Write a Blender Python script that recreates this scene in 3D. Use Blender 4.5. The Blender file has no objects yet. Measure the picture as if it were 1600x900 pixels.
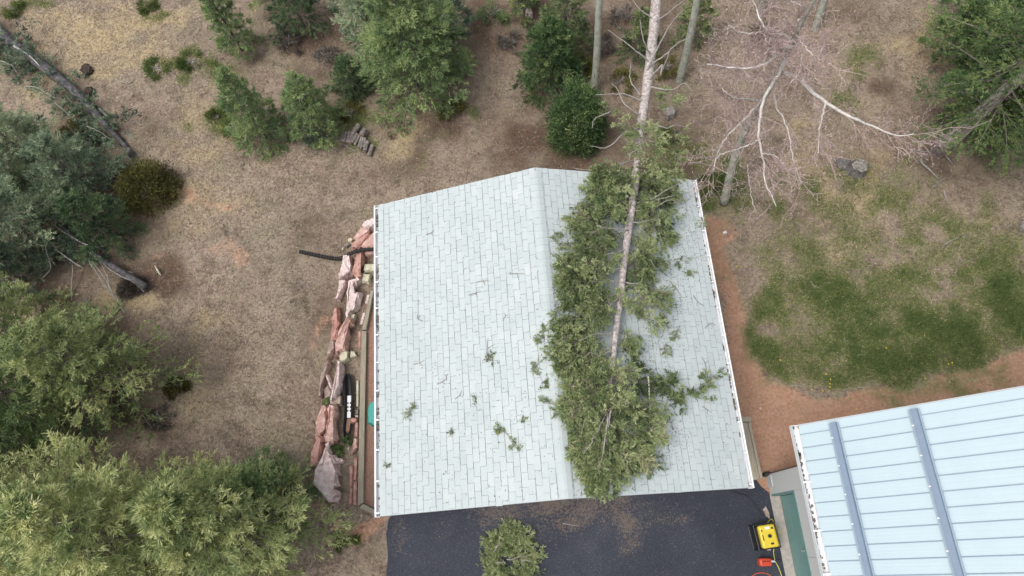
import bpy, bmesh, math, random
import numpy as np
from mathutils import Matrix, Vector

rng = np.random.default_rng(7)
random.seed(7)
S = bpy.context.scene
C = S.collection

# ------------------------------------------------------------------ camera, sky, sun, exposure
CAM = np.array([3.3286, -0.7036, 17.8332])
CM = np.array([[0.9968562922, -0.0723465453, -0.0323034058],
               [-0.0790565451, -0.9352689576, -0.3449957095],
               [-0.0052531249, 0.3464649394, -0.9380482133]])      # rows: right, down, forward
FOC = 1067.0
cam = bpy.data.objects.new('camera', bpy.data.cameras.new('camera'))
C.objects.link(cam)
cam.data.sensor_width = 36.0
cam.data.lens = 36.0 * FOC / 1600.0
cam.data.clip_start = 0.1
cam.data.clip_end = 1000.0
mw = Matrix.Identity(4)
for i in range(3):
    mw[i][0] = CM[0][i]; mw[i][1] = -CM[1][i]; mw[i][2] = -CM[2][i]; mw[i][3] = CAM[i]
cam.matrix_world = mw
S.camera = cam

W = bpy.data.worlds.new('World'); S.world = W; W.use_nodes = True
SUN_EL, SUN_AZ = math.radians(64), math.radians(250)            # azimuth clockwise from +Y
wn = W.node_tree
sky = wn.nodes.new('ShaderNodeTexSky'); sky.sky_type = 'NISHITA'; sky.sun_disc = False
sky.sun_elevation = SUN_EL; sky.sun_rotation = SUN_AZ
sky.air_density = 1.0; sky.dust_density = 4.0; sky.ozone_density = 1.0
hs = wn.nodes.new('ShaderNodeHueSaturation'); hs.inputs['Saturation'].default_value = 0.30
wn.links.new(sky.outputs[0], hs.inputs['Color'])
bg = wn.nodes['Background']; bg.inputs['Strength'].default_value = 0.15
wn.links.new(hs.outputs[0], bg.inputs[0])
sun = bpy.data.objects.new('sun', bpy.data.lights.new('sun', 'SUN')); C.objects.link(sun)
sun.data.energy = 1.0; sun.data.angle = math.radians(28); sun.data.color = (1.0, 0.96, 0.9)
sd = Vector((math.sin(SUN_AZ) * math.cos(SUN_EL), math.cos(SUN_AZ) * math.cos(SUN_EL), math.sin(SUN_EL)))
sun.rotation_euler = sd.to_track_quat('Z', 'Y').to_euler()
S.view_settings.view_transform = 'Standard'; S.view_settings.look = 'None'
S.view_settings.gamma = 1.0; S.view_settings.exposure = 0.42

# ------------------------------------------------------------------ geometry of the view (used to find where things stand)
def at(px, py, z=0.0):
    d = CM.T @ np.array([(px - 800) / FOC, (py - 450) / FOC, 1.0])
    return CAM + (z - CAM[2]) / d[2] * d

def project(P):
    q = (P - CAM) @ CM.T
    w = np.maximum(q[:, 2], 0.5)
    return np.c_[800 + FOC * q[:, 0] / w, 450 + FOC * q[:, 1] / w]

def sstep(a, b, x):
    t = np.clip((x - a) / (b - a), 0, 1)
    return t * t * (3 - 2 * t)

def ground_h(x, y):
    x = np.asarray(x, float); y = np.asarray(y, float)
    up = 0.3 * sstep(-1.5, -3.2, x) * sstep(-1.6, -0.4, y) * sstep(13, 7.5, y)
    wild = np.maximum(sstep(-1.7, -3.2, x), np.maximum(sstep(8.6, 9.6, y), sstep(8.6, 9.6, x) * sstep(1.6, 3, y)))
    b = (0.05 * np.sin(x * 1.3 + 0.7 * y) * np.cos(y * 1.1 - 0.4 * x) + 0.025 * np.sin(3.1 * x + 1.0) * np.sin(2.7 * y + .5)) * wild
    return up + b

def at_g(px, py, dz=0.0):
    z = 0.0
    for _ in range(8):
        p = at(px, py, z + dz); z = float(ground_h(p[0], p[1]))
    return np.array([p[0], p[1], z + dz])

GL, GW, EZ, RZ = 7.39, 8.0, 2.6, 3.847
SLP = (RZ - EZ) / 4.0
def roof_z(x):
    return RZ - SLP * np.abs(np.asarray(x) - 4.0)
def at_roof(px, py, dz=0.0):
    z = 3.0
    for _ in range(12):
        p = at(px, py, z + dz); z = float(roof_z(p[0]))
    return np.array([p[0], p[1], z + dz])

# ------------------------------------------------------------------ materials
def new_mat(name):
    m = bpy.data.materials.new(name); m.use_nodes = True
    return m, m.node_tree.nodes, m.node_tree.links, m.node_tree.nodes['Principled BSDF']

def ramp(nodes, stops):
    r = nodes.new('ShaderNodeValToRGB'); e = r.color_ramp.elements
    while len(e) < len(stops): e.new(0.5)
    for k, (p, c) in enumerate(stops):
        e[k].position = p; e[k].color = (*c, 1)
    return r

def noise(nodes, links, scale, detail=4, rough=.6, coord='Object', dist=0.0, vec=None):
    n = nodes.new('ShaderNodeTexNoise'); n.inputs['Scale'].default_value = scale
    n.inputs['Detail'].default_value = detail; n.inputs['Roughness'].default_value = rough
    n.inputs['Distortion'].default_value = dist
    if vec is None:
        t = nodes.new('ShaderNodeTexCoord'); links.new(t.outputs[coord], n.inputs['Vector'])
    else:
        links.new(vec, n.inputs['Vector'])
    return n

def mixc(nodes, links, fac, a, b, blend='MIX'):
    m = nodes.new('ShaderNodeMix'); m.data_type = 'RGBA'; m.blend_type = blend
    for sock, v in ((m.inputs[0], fac), (m.inputs[6], a), (m.inputs[7], b)):
        if isinstance(v, (int, float)): sock.default_value = v
        elif isinstance(v, tuple): sock.default_value = (*v, 1)
        else: links.new(v, sock)
    return m.outputs[2]

def math_n(nodes, links, op, a, b=0.0, clamp=False):
    m = nodes.new('ShaderNodeMath'); m.operation = op; m.use_clamp = clamp
    for sock, v in zip(m.inputs, (a, b)):
        if isinstance(v, (int, float)): sock.default_value = v
        else: links.new(v, sock)
    return m.outputs[0]

def bump(nodes, links, bsdf, height, strength=.4, dist=.01):
    b = nodes.new('ShaderNodeBump'); b.inputs['Strength'].default_value = strength; b.inputs['Distance'].default_value = dist
    links.new(height, b.inputs['Height']); links.new(b.outputs[0], bsdf.inputs['Normal'])

def simple(name, c1, c2, scale=8, rough=.8, bump_s=.3, bump_d=.005, metal=0.0, detail=5):
    m, n, l, b = new_mat(name)
    t = noise(n, l, scale, detail)
    r = ramp(n, [(.3, c1), (.7, c2)]); l.new(t.outputs[0], r.inputs[0])
    l.new(r.outputs[0], b.inputs['Base Color']); b.inputs['Roughness'].default_value = rough
    b.inputs['Metallic'].default_value = metal
    if bump_s: bump(n, l, b, t.outputs[0], bump_s, bump_d)
    return m

def tinted(name, stops, rough=.75, transl=0.0, fine=0.0, spec=.3):
    """colour from the per-piece 'tint' attribute of the mesh"""
    m, n, l, b = new_mat(name)
    a = n.new('ShaderNodeAttribute'); a.attribute_name = 'tint'
    r = ramp(n, stops)
    f = a.outputs['Fac']
    if fine:
        t = noise(n, l, fine, 3)
        f = math_n(n, l, 'ADD', f, math_n(n, l, 'MULTIPLY', math_n(n, l, 'SUBTRACT', t.outputs[0], .5), .5), True)
    l.new(f, r.inputs[0]); l.new(r.outputs[0], b.inputs['Base Color'])
    b.inputs['Roughness'].default_value = rough; b.inputs['Specular IOR Level'].default_value = spec
    if transl:
        tr = n.new('ShaderNodeBsdfTranslucent'); l.new(r.outputs[0], tr.inputs[0])
        mx = n.new('ShaderNodeMixShader'); mx.inputs[0].default_value = transl
        l.new(b.outputs[0], mx.inputs[1]); l.new(tr.outputs[0], mx.inputs[2])
        l.new(mx.outputs[0], n['Material Output'].inputs[0])
    return m

def ground_material():
    m, n, l, b = new_mat('ground')
    z = n.new('ShaderNodeAttribute'); z.attribute_name = 'zone'
    sep = n.new('ShaderNodeSeparateColor'); l.new(z.outputs['Color'], sep.inputs[0])
    big = noise(n, l, .45, 5, .62); mid = noise(n, l, 3.2, 5, .65); fine = noise(n, l, 13, 5, .78); clod = noise(n, l, 1.7, 6, .7, dist=.6)
    dry = ramp(n, [(0.3, (0.085, 0.064, 0.0515)), (0.43, (0.205, 0.1581, 0.1267)), (0.54, (0.315, 0.2503, 0.2059)), (0.7, (0.5, 0.4074, 0.3366))])
    v = math_n(n, l, 'ADD', math_n(n, l, 'MULTIPLY', fine.outputs[0], .72), math_n(n, l, 'MULTIPLY', mid.outputs[0], .28))
    l.new(v, dry.inputs[0])
    tan = mixc(n, l, big.outputs[0], (1.10, 1.01, .97), (.88, .97, .93)); col = mixc(n, l, 1.0, dry.outputs[0], tan, 'MULTIPLY')
    cr = ramp(n, [(.34, (.50, .50, .49)), (.49, (1, 1, 1)), (.66, (1.26, 1.26, 1.26))]); l.new(clod.outputs[0], cr.inputs[0])
    col = mixc(n, l, .85, col, cr.outputs[0], 'MULTIPLY')
    gt = ramp(n, [(.52, (0, 0, 0)), (.70, (1, 1, 1))]); gn_ = noise(n, l, .8, 6, .75); l.new(gn_.outputs[0], gt.inputs[0])
    col = mixc(n, l, math_n(n, l, 'MULTIPLY', gt.outputs[0], .6), col, (.185, .185, .105))
    straw = ramp(n, [(0.3, (0.1416, 0.1003, 0.0531)), (0.5, (0.4248, 0.3304, 0.1947)), (0.7, (0.59, 0.4838, 0.3068))]); l.new(v, straw.inputs[0])
    duff = ramp(n, [(0.3, (0.0392, 0.026, 0.0191)), (0.52, (0.119, 0.0793, 0.0588)), (0.72, (0.266, 0.1947, 0.147))]); l.new(v, duff.inputs[0])
    red = ramp(n, [(0.3, (0.2707, 0.1496, 0.0956)), (0.52, (0.4275, 0.2519, 0.1726)), (0.72, (0.5842, 0.3969, 0.2928))]); l.new(v, red.inputs[0])
    green = ramp(n, [(.30, (.040, .052, .019)), (.47, (.108, .122, .046)), (.66, (.275, .258, .132))]); l.new(v, green.inputs[0])
    def fac(sock, soft, nz, amp):
        s = math_n(n, l, 'ADD', sock, math_n(n, l, 'MULTIPLY', math_n(n, l, 'SUBTRACT', nz, .5), amp))
        r = n.new('ShaderNodeMapRange'); r.interpolation_type = 'SMOOTHSTEP'
        r.inputs[1].default_value = .5 - soft; r.inputs[2].default_value = .5 + soft; l.new(s, r.inputs[0])
        return r.outputs[0]
    nz2 = math_n(n, l, 'ADD', math_n(n, l, 'MULTIPLY', mid.outputs[0], .4), math_n(n, l, 'MULTIPLY', fine.outputs[0], .6))
    col = mixc(n, l, fac(z.outputs['Alpha'], .35, nz2, 1.5), col, straw.outputs[0])
    col = mixc(n, l, fac(sep.outputs[2], .4, nz2, 1.3), col, duff.outputs[0])
    col = mixc(n, l, fac(sep.outputs[1], .22, nz2, 1.2), col, red.outputs[0])
    col = mixc(n, l, math_n(n, l, 'MULTIPLY', fac(sep.outputs[0], .36, math_n(n, l, 'ADD', math_n(n, l, 'MULTIPLY', clod.outputs[0], .55), math_n(n, l, 'MULTIPLY', nz2, .45)), 2.8), .9), col, green.outputs[0])
    l.new(col, b.inputs['Base Color']); b.inputs['Roughness'].default_value = .95; b.inputs['Specular IOR Level'].default_value = .15
    bump(n, l, b, v, .9, .03)
    return m

def asphalt_material():
    m, n, l, b = new_mat('asphalt')
    big = noise(n, l, .6, 4); grit = noise(n, l, 55, 3, .7); dust = noise(n, l, 1.5, 7, .72, dist=.4); spk = noise(n, l, 28, 2, .5)
    r = ramp(n, [(0.36, (0.0195, 0.022, 0.0317)), (0.55, (0.039, 0.0439, 0.061)), (0.7, (0.1037, 0.1074, 0.1281))])
    v = math_n(n, l, 'ADD', math_n(n, l, 'MULTIPLY', grit.outputs[0], .72), math_n(n, l, 'MULTIPLY', big.outputs[0], .28)); l.new(v, r.inputs[0])
    a = n.new('ShaderNodeAttribute'); a.attribute_name = 'dust'
    s = math_n(n, l, 'MULTIPLY', a.outputs['Fac'], math_n(n, l, 'ADD', math_n(n, l, 'MULTIPLY', dust.outputs[0], .55), math_n(n, l, 'MULTIPLY', spk.outputs[0], .62)))
    mr = n.new('ShaderNodeMapRange'); mr.inputs[1].default_value = .52; mr.inputs[2].default_value = .66; l.new(s, mr.inputs[0])
    col = mixc(n, l, math_n(n, l, 'MULTIPLY', mr.outputs[0], .8), r.outputs[0], (.15, .115, .09))
    lp = ramp(n, [(.66, (0, 0, 0)), (.72, (1, 1, 1))]); l.new(spk.outputs[0], lp.inputs[0])
    col = mixc(n, l, math_n(n, l, 'MULTIPLY', lp.outputs[0], .35), col, (.26, .22, .19))
    l.new(col, b.inputs['Base Color']); b.inputs['Roughness'].default_value = .75; b.inputs['Specular IOR Level'].default_value = .3
    bump(n, l, b, grit.outputs[0], .5, .008)
    return m

def shingle_material():
    m, n, l, b = new_mat('shingle')
    a = n.new('ShaderNodeAttribute'); a.attribute_name = 'tint'
    oi = n.new('ShaderNodeObjectInfo')
    gm = n.new('ShaderNodeNewGeometry')
    g = noise(n, l, 160, 2, .7, vec=gm.outputs['Position']); st = noise(n, l, 1.4, 5, .6, vec=gm.outputs['Position']); sp = noise(n, l, 22, 4, .7, vec=gm.outputs['Position'])
    r = ramp(n, [(0, (0.4477, 0.5001, 0.5046)), (0.5, (0.4875, 0.5373, 0.5381)), (1, (0.5321, 0.5744, 0.5657))]); l.new(a.outputs['Fac'], r.inputs[0])
    col = mixc(n, l, .55, r.outputs[0], mixc(n, l, g.outputs[0], (.72, .73, .74), (1.2, 1.2, 1.2)), 'MULTIPLY')
    col = mixc(n, l, .7, col, mixc(n, l, st.outputs[0], (.78, .81, .83), (1.16, 1.14, 1.12)), 'MULTIPLY')
    sr = ramp(n, [(.30, (.80, .83, .84)), (.42, (1, 1, 1))]); l.new(sp.outputs[0], sr.inputs[0])
    col = mixc(n, l, .6, col, sr.outputs[0], 'MULTIPLY')
    l.new(col, b.inputs['Base Color']); b.inputs['Roughness'].default_value = .9; b.inputs['Specular IOR Level'].default_value = .25
    bump(n, l, b, g.outputs[0], .3, .004)
    return m

def wood_material(name, c1, c2, c3, rough=.85):
    m, n, l, b = new_mat(name)
    t = n.new('ShaderNodeTexCoord'); mp = n.new('ShaderNodeMapping'); mp.inputs['Scale'].default_value = (14, 1.1, 14)
    l.new(t.outputs['Object'], mp.inputs[0])
    w = noise(n, l, 3.0, 6, .65, vec=mp.outputs[0]); k = noise(n, l, 5, 3)
    r = ramp(n, [(.3, c1), (.5, c2), (.7, c3)]); l.new(w.outputs[0], r.inputs[0])
    col = mixc(n, l, .5, r.outputs[0], mixc(n, l, k.outputs[0], (.7, .7, .68), (1.2, 1.2, 1.18)), 'MULTIPLY')
    l.new(col, b.inputs['Base Color']); b.inputs['Roughness'].default_value = rough
    bump(n, l, b, w.outputs[0], .4, .006)
    return m

def bark_material(name, c1, c2, c3, scale=14, stretch=(1, 1, .35), knots=False):
    m, n, l, b = new_mat(name)
    t = n.new('ShaderNodeTexCoord'); mp = n.new('ShaderNodeMapping'); mp.inputs['Scale'].default_value = stretch
    l.new(t.outputs['Object'], mp.inputs[0])
    w = noise(n, l, scale, 6, .7, vec=mp.outputs[0], dist=.3); w2 = noise(n, l, 2.2, 4)
    r = ramp(n, [(.32, c1), (.5, c2), (.66, c3)]); l.new(w.outputs[0], r.inputs[0])
    col = mixc(n, l, .6, r.outputs[0], mixc(n, l, w2.outputs[0], (.65, .66, .66), (1.25, 1.24, 1.22)), 'MULTIPLY')
    if knots:
        v = n.new('ShaderNodeTexVoronoi'); v.inputs['Scale'].default_value = 3.4
        mp2 = n.new('ShaderNodeMapping'); mp2.inputs['Scale'].default_value = (1, 1, 1.7); l.new(t.outputs['Object'], mp2.inputs[0]); l.new(mp2.outputs[0], v.inputs['Vector'])
        kr = ramp(n, [(.10, (.07, .07, .065)), (.16, (1, 1, 1))]); l.new(v.outputs['Distance'], kr.inputs[0])
        col = mixc(n, l, .9, col, kr.outputs[0], 'MULTIPLY')
    l.new(col, b.inputs['Base Color']); b.inputs['Roughness'].default_value = .9; b.inputs['Specular IOR Level'].default_value = .2
    bump(n, l, b, w.outputs[0], .8, .02)
    return m

def plain(name, c, rough=.5, metal=0.0, spec=.5):
    m, n, l, b = new_mat(name)
    t = noise(n, l, 9, 5, .65)
    col = mixc(n, l, t.outputs[0], tuple(x * .85 for x in c), tuple(min(1, x * 1.12) for x in c))
    l.new(col, b.inputs['Base Color']); b.inputs['Roughness'].default_value = rough
    b.inputs['Metallic'].default_value = metal; b.inputs['Specular IOR Level'].default_value = spec
    return m

def blue_metal():
    m, n, l, b = new_mat('blue_metal_roofing')
    t = noise(n, l, 2.5, 5, .6); g = noise(n, l, 40, 3, .6)
    tc = n.new('ShaderNodeTexCoord'); mp = n.new('ShaderNodeMapping'); mp.inputs['Scale'].default_value = (.25, 26, .25); l.new(tc.outputs['Object'], mp.inputs[0]); sk = noise(n, l, 1.0, 4, .7, vec=mp.outputs[0])
    col = mixc(n, l, t.outputs[0], (.42, .525, .565), (.485, .58, .615))
    col = mixc(n, l, .25, col, mixc(n, l, g.outputs[0], (.85, .86, .88), (1.12, 1.1, 1.1)), 'MULTIPLY')
    col = mixc(n, l, .5, col, mixc(n, l, sk.outputs[0], (.86, .87, .89), (1.14, 1.12, 1.11)), 'MULTIPLY')
    l.new(col, b.inputs['Base Color']); b.inputs['Roughness'].default_value = .5; b.inputs['Specular IOR Level'].default_value = .4
    bump(n, l, b, sk.outputs[0], .25, .01)
    return m

M = dict(
    ground=ground_material(), asphalt=asphalt_material(), shingle=shingle_material(),
    deck=simple('roof_underlay', (.32, .35, .36), (.40, .425, .435), 20, .95),
    white=plain('white_paint', (.78, .79, .80), .45), trim=plain('grey_trim', (.45, .47, .48), .6),
    siding=plain('grey_siding', (.40, .42, .42), .7), litter=simple('gutter_litter', (.09, .075, .06), (.27, .23, .19), 30, 1),
    timber=wood_material('weathered_timber', (.21, .185, .14), (.31, .275, .215), (.40, .365, .29)),
    plank=wood_material('weathered_plank', (.30, .265, .20), (.39, .345, .27), (.46, .42, .34)),
    gravel=simple('red_gravel', (.20, .105, .075), (.40, .25, .19), 45, .95, .8, .02, detail=4),
    teal=plain('teal_plastic', (.03, .33, .28), .4), black=plain('black_plastic', (.018, .018, .02), .5),
    dark=plain('black_metal', (.02, .02, .022), .45), yellow=plain('yellow_paint', (.72, .55, .05), .4),
    redp=plain('red_plastic', (.55, .065, .03), .42), cordy=plain('yellow_cord_rubber', (.62, .58, .12), .5),
    orange=plain('red_orange_rubber', (.55, .10, .05), .5), cream=plain('cream_cap', (.55, .48, .36), .6),
    concrete=simple('concrete', (.34, .30, .27), (.46, .42, .38), 12, .9, .3, .004),
    wall=simple('grey_stucco', (.50, .515, .505), (.57, .58, .565), 18, .85, .25, .004),
    greendoor=plain('green_door_paint', (.15, .29, .275), .45), bluemetal=blue_metal(),
    rail=plain('slate_blue_metal', (.19, .25, .335), .5), railflange=plain('pale_blue_flange', (.29, .37, .45), .5),
    seam=plain('seam_blue_metal', (.24, .31, .39), .5), brown=plain('brown_trim', (.10, .055, .045), .7),
    rock_pink=bark_material('pink_sandstone', (.46, .25, .21), (.62, .40, .345), (.78, .60, .55), 9, (1, 1, 1)),
    rock_red=bark_material('red_sandstone', (.35, .175, .14), (.49, .275, .23), (.60, .41, .35), 10, (1, 1, 1)),
    rock_pale=bark_material('pale_pink_sandstone', (.50, .36, .34), (.70, .565, .545), (.80, .72, .70), 9, (1, 1, 1)),
    rock_cream=bark_material('cream_sandstone', (0.462, 0.42, 0.303), (0.616, 0.583, 0.443), (0.726, 0.711, 0.583), 8, (1, 1, 1)),
    rock_mauve=bark_material('mauve_sandstone', (0.268, 0.194, 0.162), (0.39, 0.297, 0.259), (0.537, 0.466, 0.427), 10, (1, 1, 1)),
    rock_grey=bark_material('grey_stone', (.16, .14, .13), (.28, .25, .23), (.42, .38, .35), 10, (1, 1, 1)),
    bark_pine=bark_material('pine_bark', (.16, .13, .125), (.47, .41, .39), (.70, .64, .61), 13, (1, 1, 1)),
    bark_grey=bark_material('grey_bark', (.085, .078, .075), (.175, .163, .155), (.30, .28, .265), 12, (1, 1, 1)),
    bark_dark=bark_material('dark_grey_bark', (.05, .046, .05), (.105, .098, .102), (.20, .19, .19), 9, (1, 1, 1)),
    bark_aspen=bark_material('aspen_bark', (.22, .225, .19), (.34, .345, .29), (.45, .45, .39), 10, (1, 1, .6), True),
    bark_spruce=bark_material('spruce_bark', (.09, .075, .065), (.19, .16, .14), (.32, .28, .25), 14, (1, 1, .5)),
    branch_white=simple('pale_branch_bark', (.46, .43, .39), (.72, .69, .64), 10, .8, .3, .01),
    branch_grey=simple('grey_branch_bark', (.22, .20, .18), (.42, .39, .36), 12, .9, .3, .01),
    branch_dead=simple('dead_branch_bark', (.16, .15, .135), (.36, .34, .31), 12, .9, .3, .01),
    log_end=simple('cut_log_wood', (.22, .17, .12), (.36, .29, .22), 16, .9),
    log=bark_material('grey_log_bark', (.12, .10, .09), (.23, .20, .185), (.36, .32, .30), 10, (1, 1, 1)),
    stump=bark_material('stump_wood', (.11, .10, .09), (.26, .235, .21), (.42, .39, .36), 16, (1, 1, 1)),
    earth=simple('dark_earth', (.022, .016, .013), (.085, .062, .05), 16, 1, .9, .05),
    twig=tinted('twig_bark', [(0, (.06, .048, .04)), (.5, (.17, .145, .125)), (1, (.36, .32, .28))], .9),
    twig_pink=tinted('pink_twig_bark', [(0, (.22, .15, .14)), (.5, (.38, .285, .27)), (1, (.56, .44, .42))], .9),
    spruce=tinted('spruce_needles', [(0, (0.042, 0.0765, 0.0454)), (0.35, (0.1187, 0.1882, 0.0908)), (0.7, (0.2514, 0.3469, 0.1537)), (1, (0.4368, 0.5145, 0.2304))], .6, .25),
    spruce_bright=tinted('bright_spruce_needles', [(0, (0.0631, 0.0999, 0.0532)), (0.3, (0.1963, 0.2625, 0.115)), (0.65, (0.4383, 0.4937, 0.2214)), (1, (0.7537, 0.7498, 0.3897))], .6, .25),
    spruce_blue=tinted('blue_spruce_needles', [(0, (0.0486, 0.082, 0.0587)), (0.35, (0.1388, 0.2017, 0.1386)), (0.7, (0.3053, 0.3848, 0.2465)), (1, (0.5549, 0.6148, 0.4006))], .6, .25),
    spruce_deep=tinted('deep_green_needles', [(0, (0.0303, 0.0645, 0.0308)), (0.4, (0.0757, 0.1393, 0.057)), (0.75, (0.1743, 0.2612, 0.0964)), (1, (0.3789, 0.4352, 0.1755))], .6, .25),
    olive=tinted('olive_needles', [(0, (0.0337, 0.0337, 0.0112)), (0.4, (0.0972, 0.0935, 0.0281)), (0.75, (0.1777, 0.1683, 0.0524)), (1, (0.2805, 0.2618, 0.0935))], .65, .2),
    fallen=tinted('fallen_pine_needles', [(0, (0.0708, 0.1009, 0.0436)), (0.3, (0.1795, 0.2354, 0.1039)), (0.65, (0.3482, 0.4094, 0.1944)), (0.9, (0.5577, 0.5888, 0.3286)), (1, (0.3201, 0.31, 0.1904))], .65, .25),
    drygrass=tinted('dry_grass_blades', [(0, (0.125, 0.0906, 0.0625)), (0.5, (0.3375, 0.2633, 0.1875)), (1, (0.6, 0.49, 0.35))], .85, .15),
    greengrass=tinted('green_grass_blades', [(0, (0.0381, 0.0692, 0.0198)), (0.5, (0.1038, 0.1515, 0.0428)), (0.85, (0.2335, 0.2718, 0.0906)), (1, (0.4497, 0.4118, 0.1812))], .8, .25),
    dandelion=plain('dandelion_yellow', (.62, .47, .03), .7),
)

# ------------------------------------------------------------------ building helpers
def link(o, parent=None):
    C.objects.link(o)
    if parent is not None: o.parent = parent
    return o

def tag(o, label=None, cat=None, group=None, kind=None):
    if label: o['label'] = label
    if cat: o['category'] = cat
    if group: o['group'] = group
    if kind: o['kind'] = kind
    return o

def thing(name, loc, label, cat, group=None, rz=0.0):
    o = bpy.data.objects.new(name, None); o.empty_display_size = .2
    o.location = [float(v) for v in loc]; o.rotation_euler = (0, 0, rz); link(o)
    return tag(o, label, cat, group)

def mesh_np(name, V, F, mat, smooth=False, tint=None, attr='tint'):
    """V (n,3), F (m,k) or list of such arrays"""
    me = bpy.data.meshes.new(name)
    V = np.asarray(V, np.float32); Fs = F if isinstance(F, list) and not isinstance(F[0], tuple) else [np.asarray(F)]
    Fs = [np.asarray(f, np.int32) for f in Fs if len(f)]
    me.vertices.add(len(V)); me.vertices.foreach_set('co', V.ravel())
    tot = np.concatenate([np.full(len(f), f.shape[1], np.int32) for f in Fs])
    idx = np.concatenate([f.ravel() for f in Fs])
    me.loops.add(len(idx)); me.loops.foreach_set('vertex_index', idx)
    me.polygons.add(len(tot)); st = np.concatenate([[0], np.cumsum(tot)[:-1]]).astype(np.int32)
    me.polygons.foreach_set('loop_start', st); me.polygons.foreach_set('loop_total', tot)
    me.polygons.foreach_set('use_smooth', np.full(len(tot), bool(smooth)))
    if tint is not None:
        t = np.asarray(tint, np.float32)
        if t.ndim == 1:
            a = me.attributes.new(attr, 'FLOAT', 'POINT'); a.data.foreach_set('value', t)
        else:
            a = me.attributes.new(attr, 'FLOAT_COLOR', 'POINT'); a.data.foreach_set('color', t.ravel())
    me.update(calc_edges=True); me.validate()
    if mat: me.materials.append(mat)
    return me

def obj_np(name, V, F, mat, parent=None, smooth=False, tint=None, origin=None, attr='tint'):
    """coordinates are world; the object sits at its parent's origin (or at origin)"""
    off = np.array(parent.location if parent is not None and parent.parent is None else (0, 0, 0), float)
    if parent is not None and parent.parent is not None: off = np.array(parent.parent.location, float)
    if parent is None and origin is not None: off = np.asarray(origin, float)
    o = bpy.data.objects.new(name, mesh_np(name, np.asarray(V) - off, F, mat, smooth, tint, attr))
    link(o, parent)
    if parent is None: o.location = off
    return o

class Geo:
    """collects boxes, tubes and prisms; every shape has its own vertices"""
    def __init__(s): s.V = []; s.Q = []; s.T = []; s.n = 0
    def add(s, V, Q=None, T=None):
        V = np.asarray(V, float); s.V.append(V)
        if Q is not None and len(Q): s.Q.append(np.asarray(Q) + s.n)
        if T is not None and len(T): s.T.append(np.asarray(T) + s.n)
        s.n += len(V); return s
    def box(s, lo, hi):
        x0, y0, z0 = lo; x1, y1, z1 = hi
        V = [(x0, y0, z0), (x1, y0, z0), (x1, y1, z0), (x0, y1, z0), (x0, y0, z1), (x1, y0, z1), (x1, y1, z1), (x0, y1, z1)]
        return s.add(V, [(0, 3, 2, 1), (4, 5, 6, 7), (0, 1, 5, 4), (1, 2, 6, 5), (2, 3, 7, 6), (3, 0, 4, 7)])
    def hexa(s, low, top):
        V = list(low) + list(top)
        return s.add(V, [(0, 3, 2, 1), (4, 5, 6, 7), (0, 1, 5, 4), (1, 2, 6, 5), (2, 3, 7, 6), (3, 0, 4, 7)])
    def tube(s, P, R, k=6, cap=True, wob=0.0):
        P = np.asarray(P, float); R = np.broadcast_to(np.asarray(R, float), (len(P),)); n = len(P)
        T = np.gradient(P, axis=0); T /= np.linalg.norm(T, axis=1)[:, None] + 1e-9
        ref = np.array([0, 0, 1.]) if abs(T[:, 2]).mean() < .8 else np.array([1., 0, 0])
        A = np.cross(T, ref); A /= np.linalg.norm(A, axis=1)[:, None] + 1e-9
        B = np.cross(T, A)
        th = np.arange(k) / k * 2 * np.pi
        rr = R[:, None] * (1 + wob * rng.standard_normal((n, k)))
        V = P[:, None, :] + rr[:, :, None] * (np.cos(th)[None, :, None] * A[:, None, :] + np.sin(th)[None, :, None] * B[:, None, :])
        i, j = np.meshgrid(np.arange(n - 1), np.arange(k), indexing='ij'); j2 = (j + 1) % k
        Q = np.stack([i * k + j, i * k + j2, (i + 1) * k + j2, (i + 1) * k + j], -1).reshape(-1, 4)
        V = V.reshape(-1, 3); Tt = []
        if cap:
            V = np.vstack([V, P[0], P[-1]])
            for j in range(k):
                Tt.append((n * k, (j + 1) % k, j)); Tt.append((n * k + 1, (n - 1) * k + j, (n - 1) * k + (j + 1) % k))
        return s.add(V, Q, Tt)
    def obj(s, name, mat, parent=None, smooth=False, origin=None, tint=None):
        F = []
        if s.Q: F.append(np.vstack(s.Q))
        if s.T: F.append(np.vstack(s.T))
        V = np.vstack(s.V)
        return obj_np(name, V, F, mat, parent, smooth, tint, origin)

def smooth_path(P, n=24):
    """Catmull-Rom through the points"""
    P = np.asarray(P, float); Q = np.vstack([2 * P[0] - P[1], P, 2 * P[-1] - P[-2]])
    seg = np.linalg.norm(np.diff(P, axis=0), axis=1); cum = np.r_[0, np.cumsum(seg)]
    out = []
    for s in np.linspace(0, cum[-1], n):
        i = min(np.searchsorted(cum, s, 'right') - 1, len(P) - 2); t = (s - cum[i]) / (seg[i] + 1e-9)
        a, b, c, d = Q[i:i + 4]
        out.append(.5 * (2 * b + (c - a) * t + (2 * a - 5 * b + 4 * c - d) * t * t + (3 * b - a - 3 * c + d) * t ** 3))
    return np.array(out)

def bevel_obj(o, w=.01, seg=2):
    md = o.modifiers.new('bevel', 'BEVEL'); md.width = w; md.segments = seg; md.limit_method = 'ANGLE'; return o

def blades(P, D, L, Wd, bend=.25):
    """leaf-shaped quads: base, side, tip, side"""
    n = len(P); D = D / (np.linalg.norm(D, axis=1)[:, None] + 1e-9)
    r = rng.standard_normal((n, 3)); N = np.cross(D, r); N /= np.linalg.norm(N, axis=1)[:, None] + 1e-9
    U = np.cross(D, N)
    L = L[:, None]; Wd = Wd[:, None]
    mid = P + D * L * .5 + U * L * bend * .3
    V = np.stack([P, mid + N * Wd * .5, P + D * L, mid - N * Wd * .5], 1).reshape(-1, 3)
    F = np.arange(4 * n).reshape(-1, 4)
    return V, F

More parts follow.
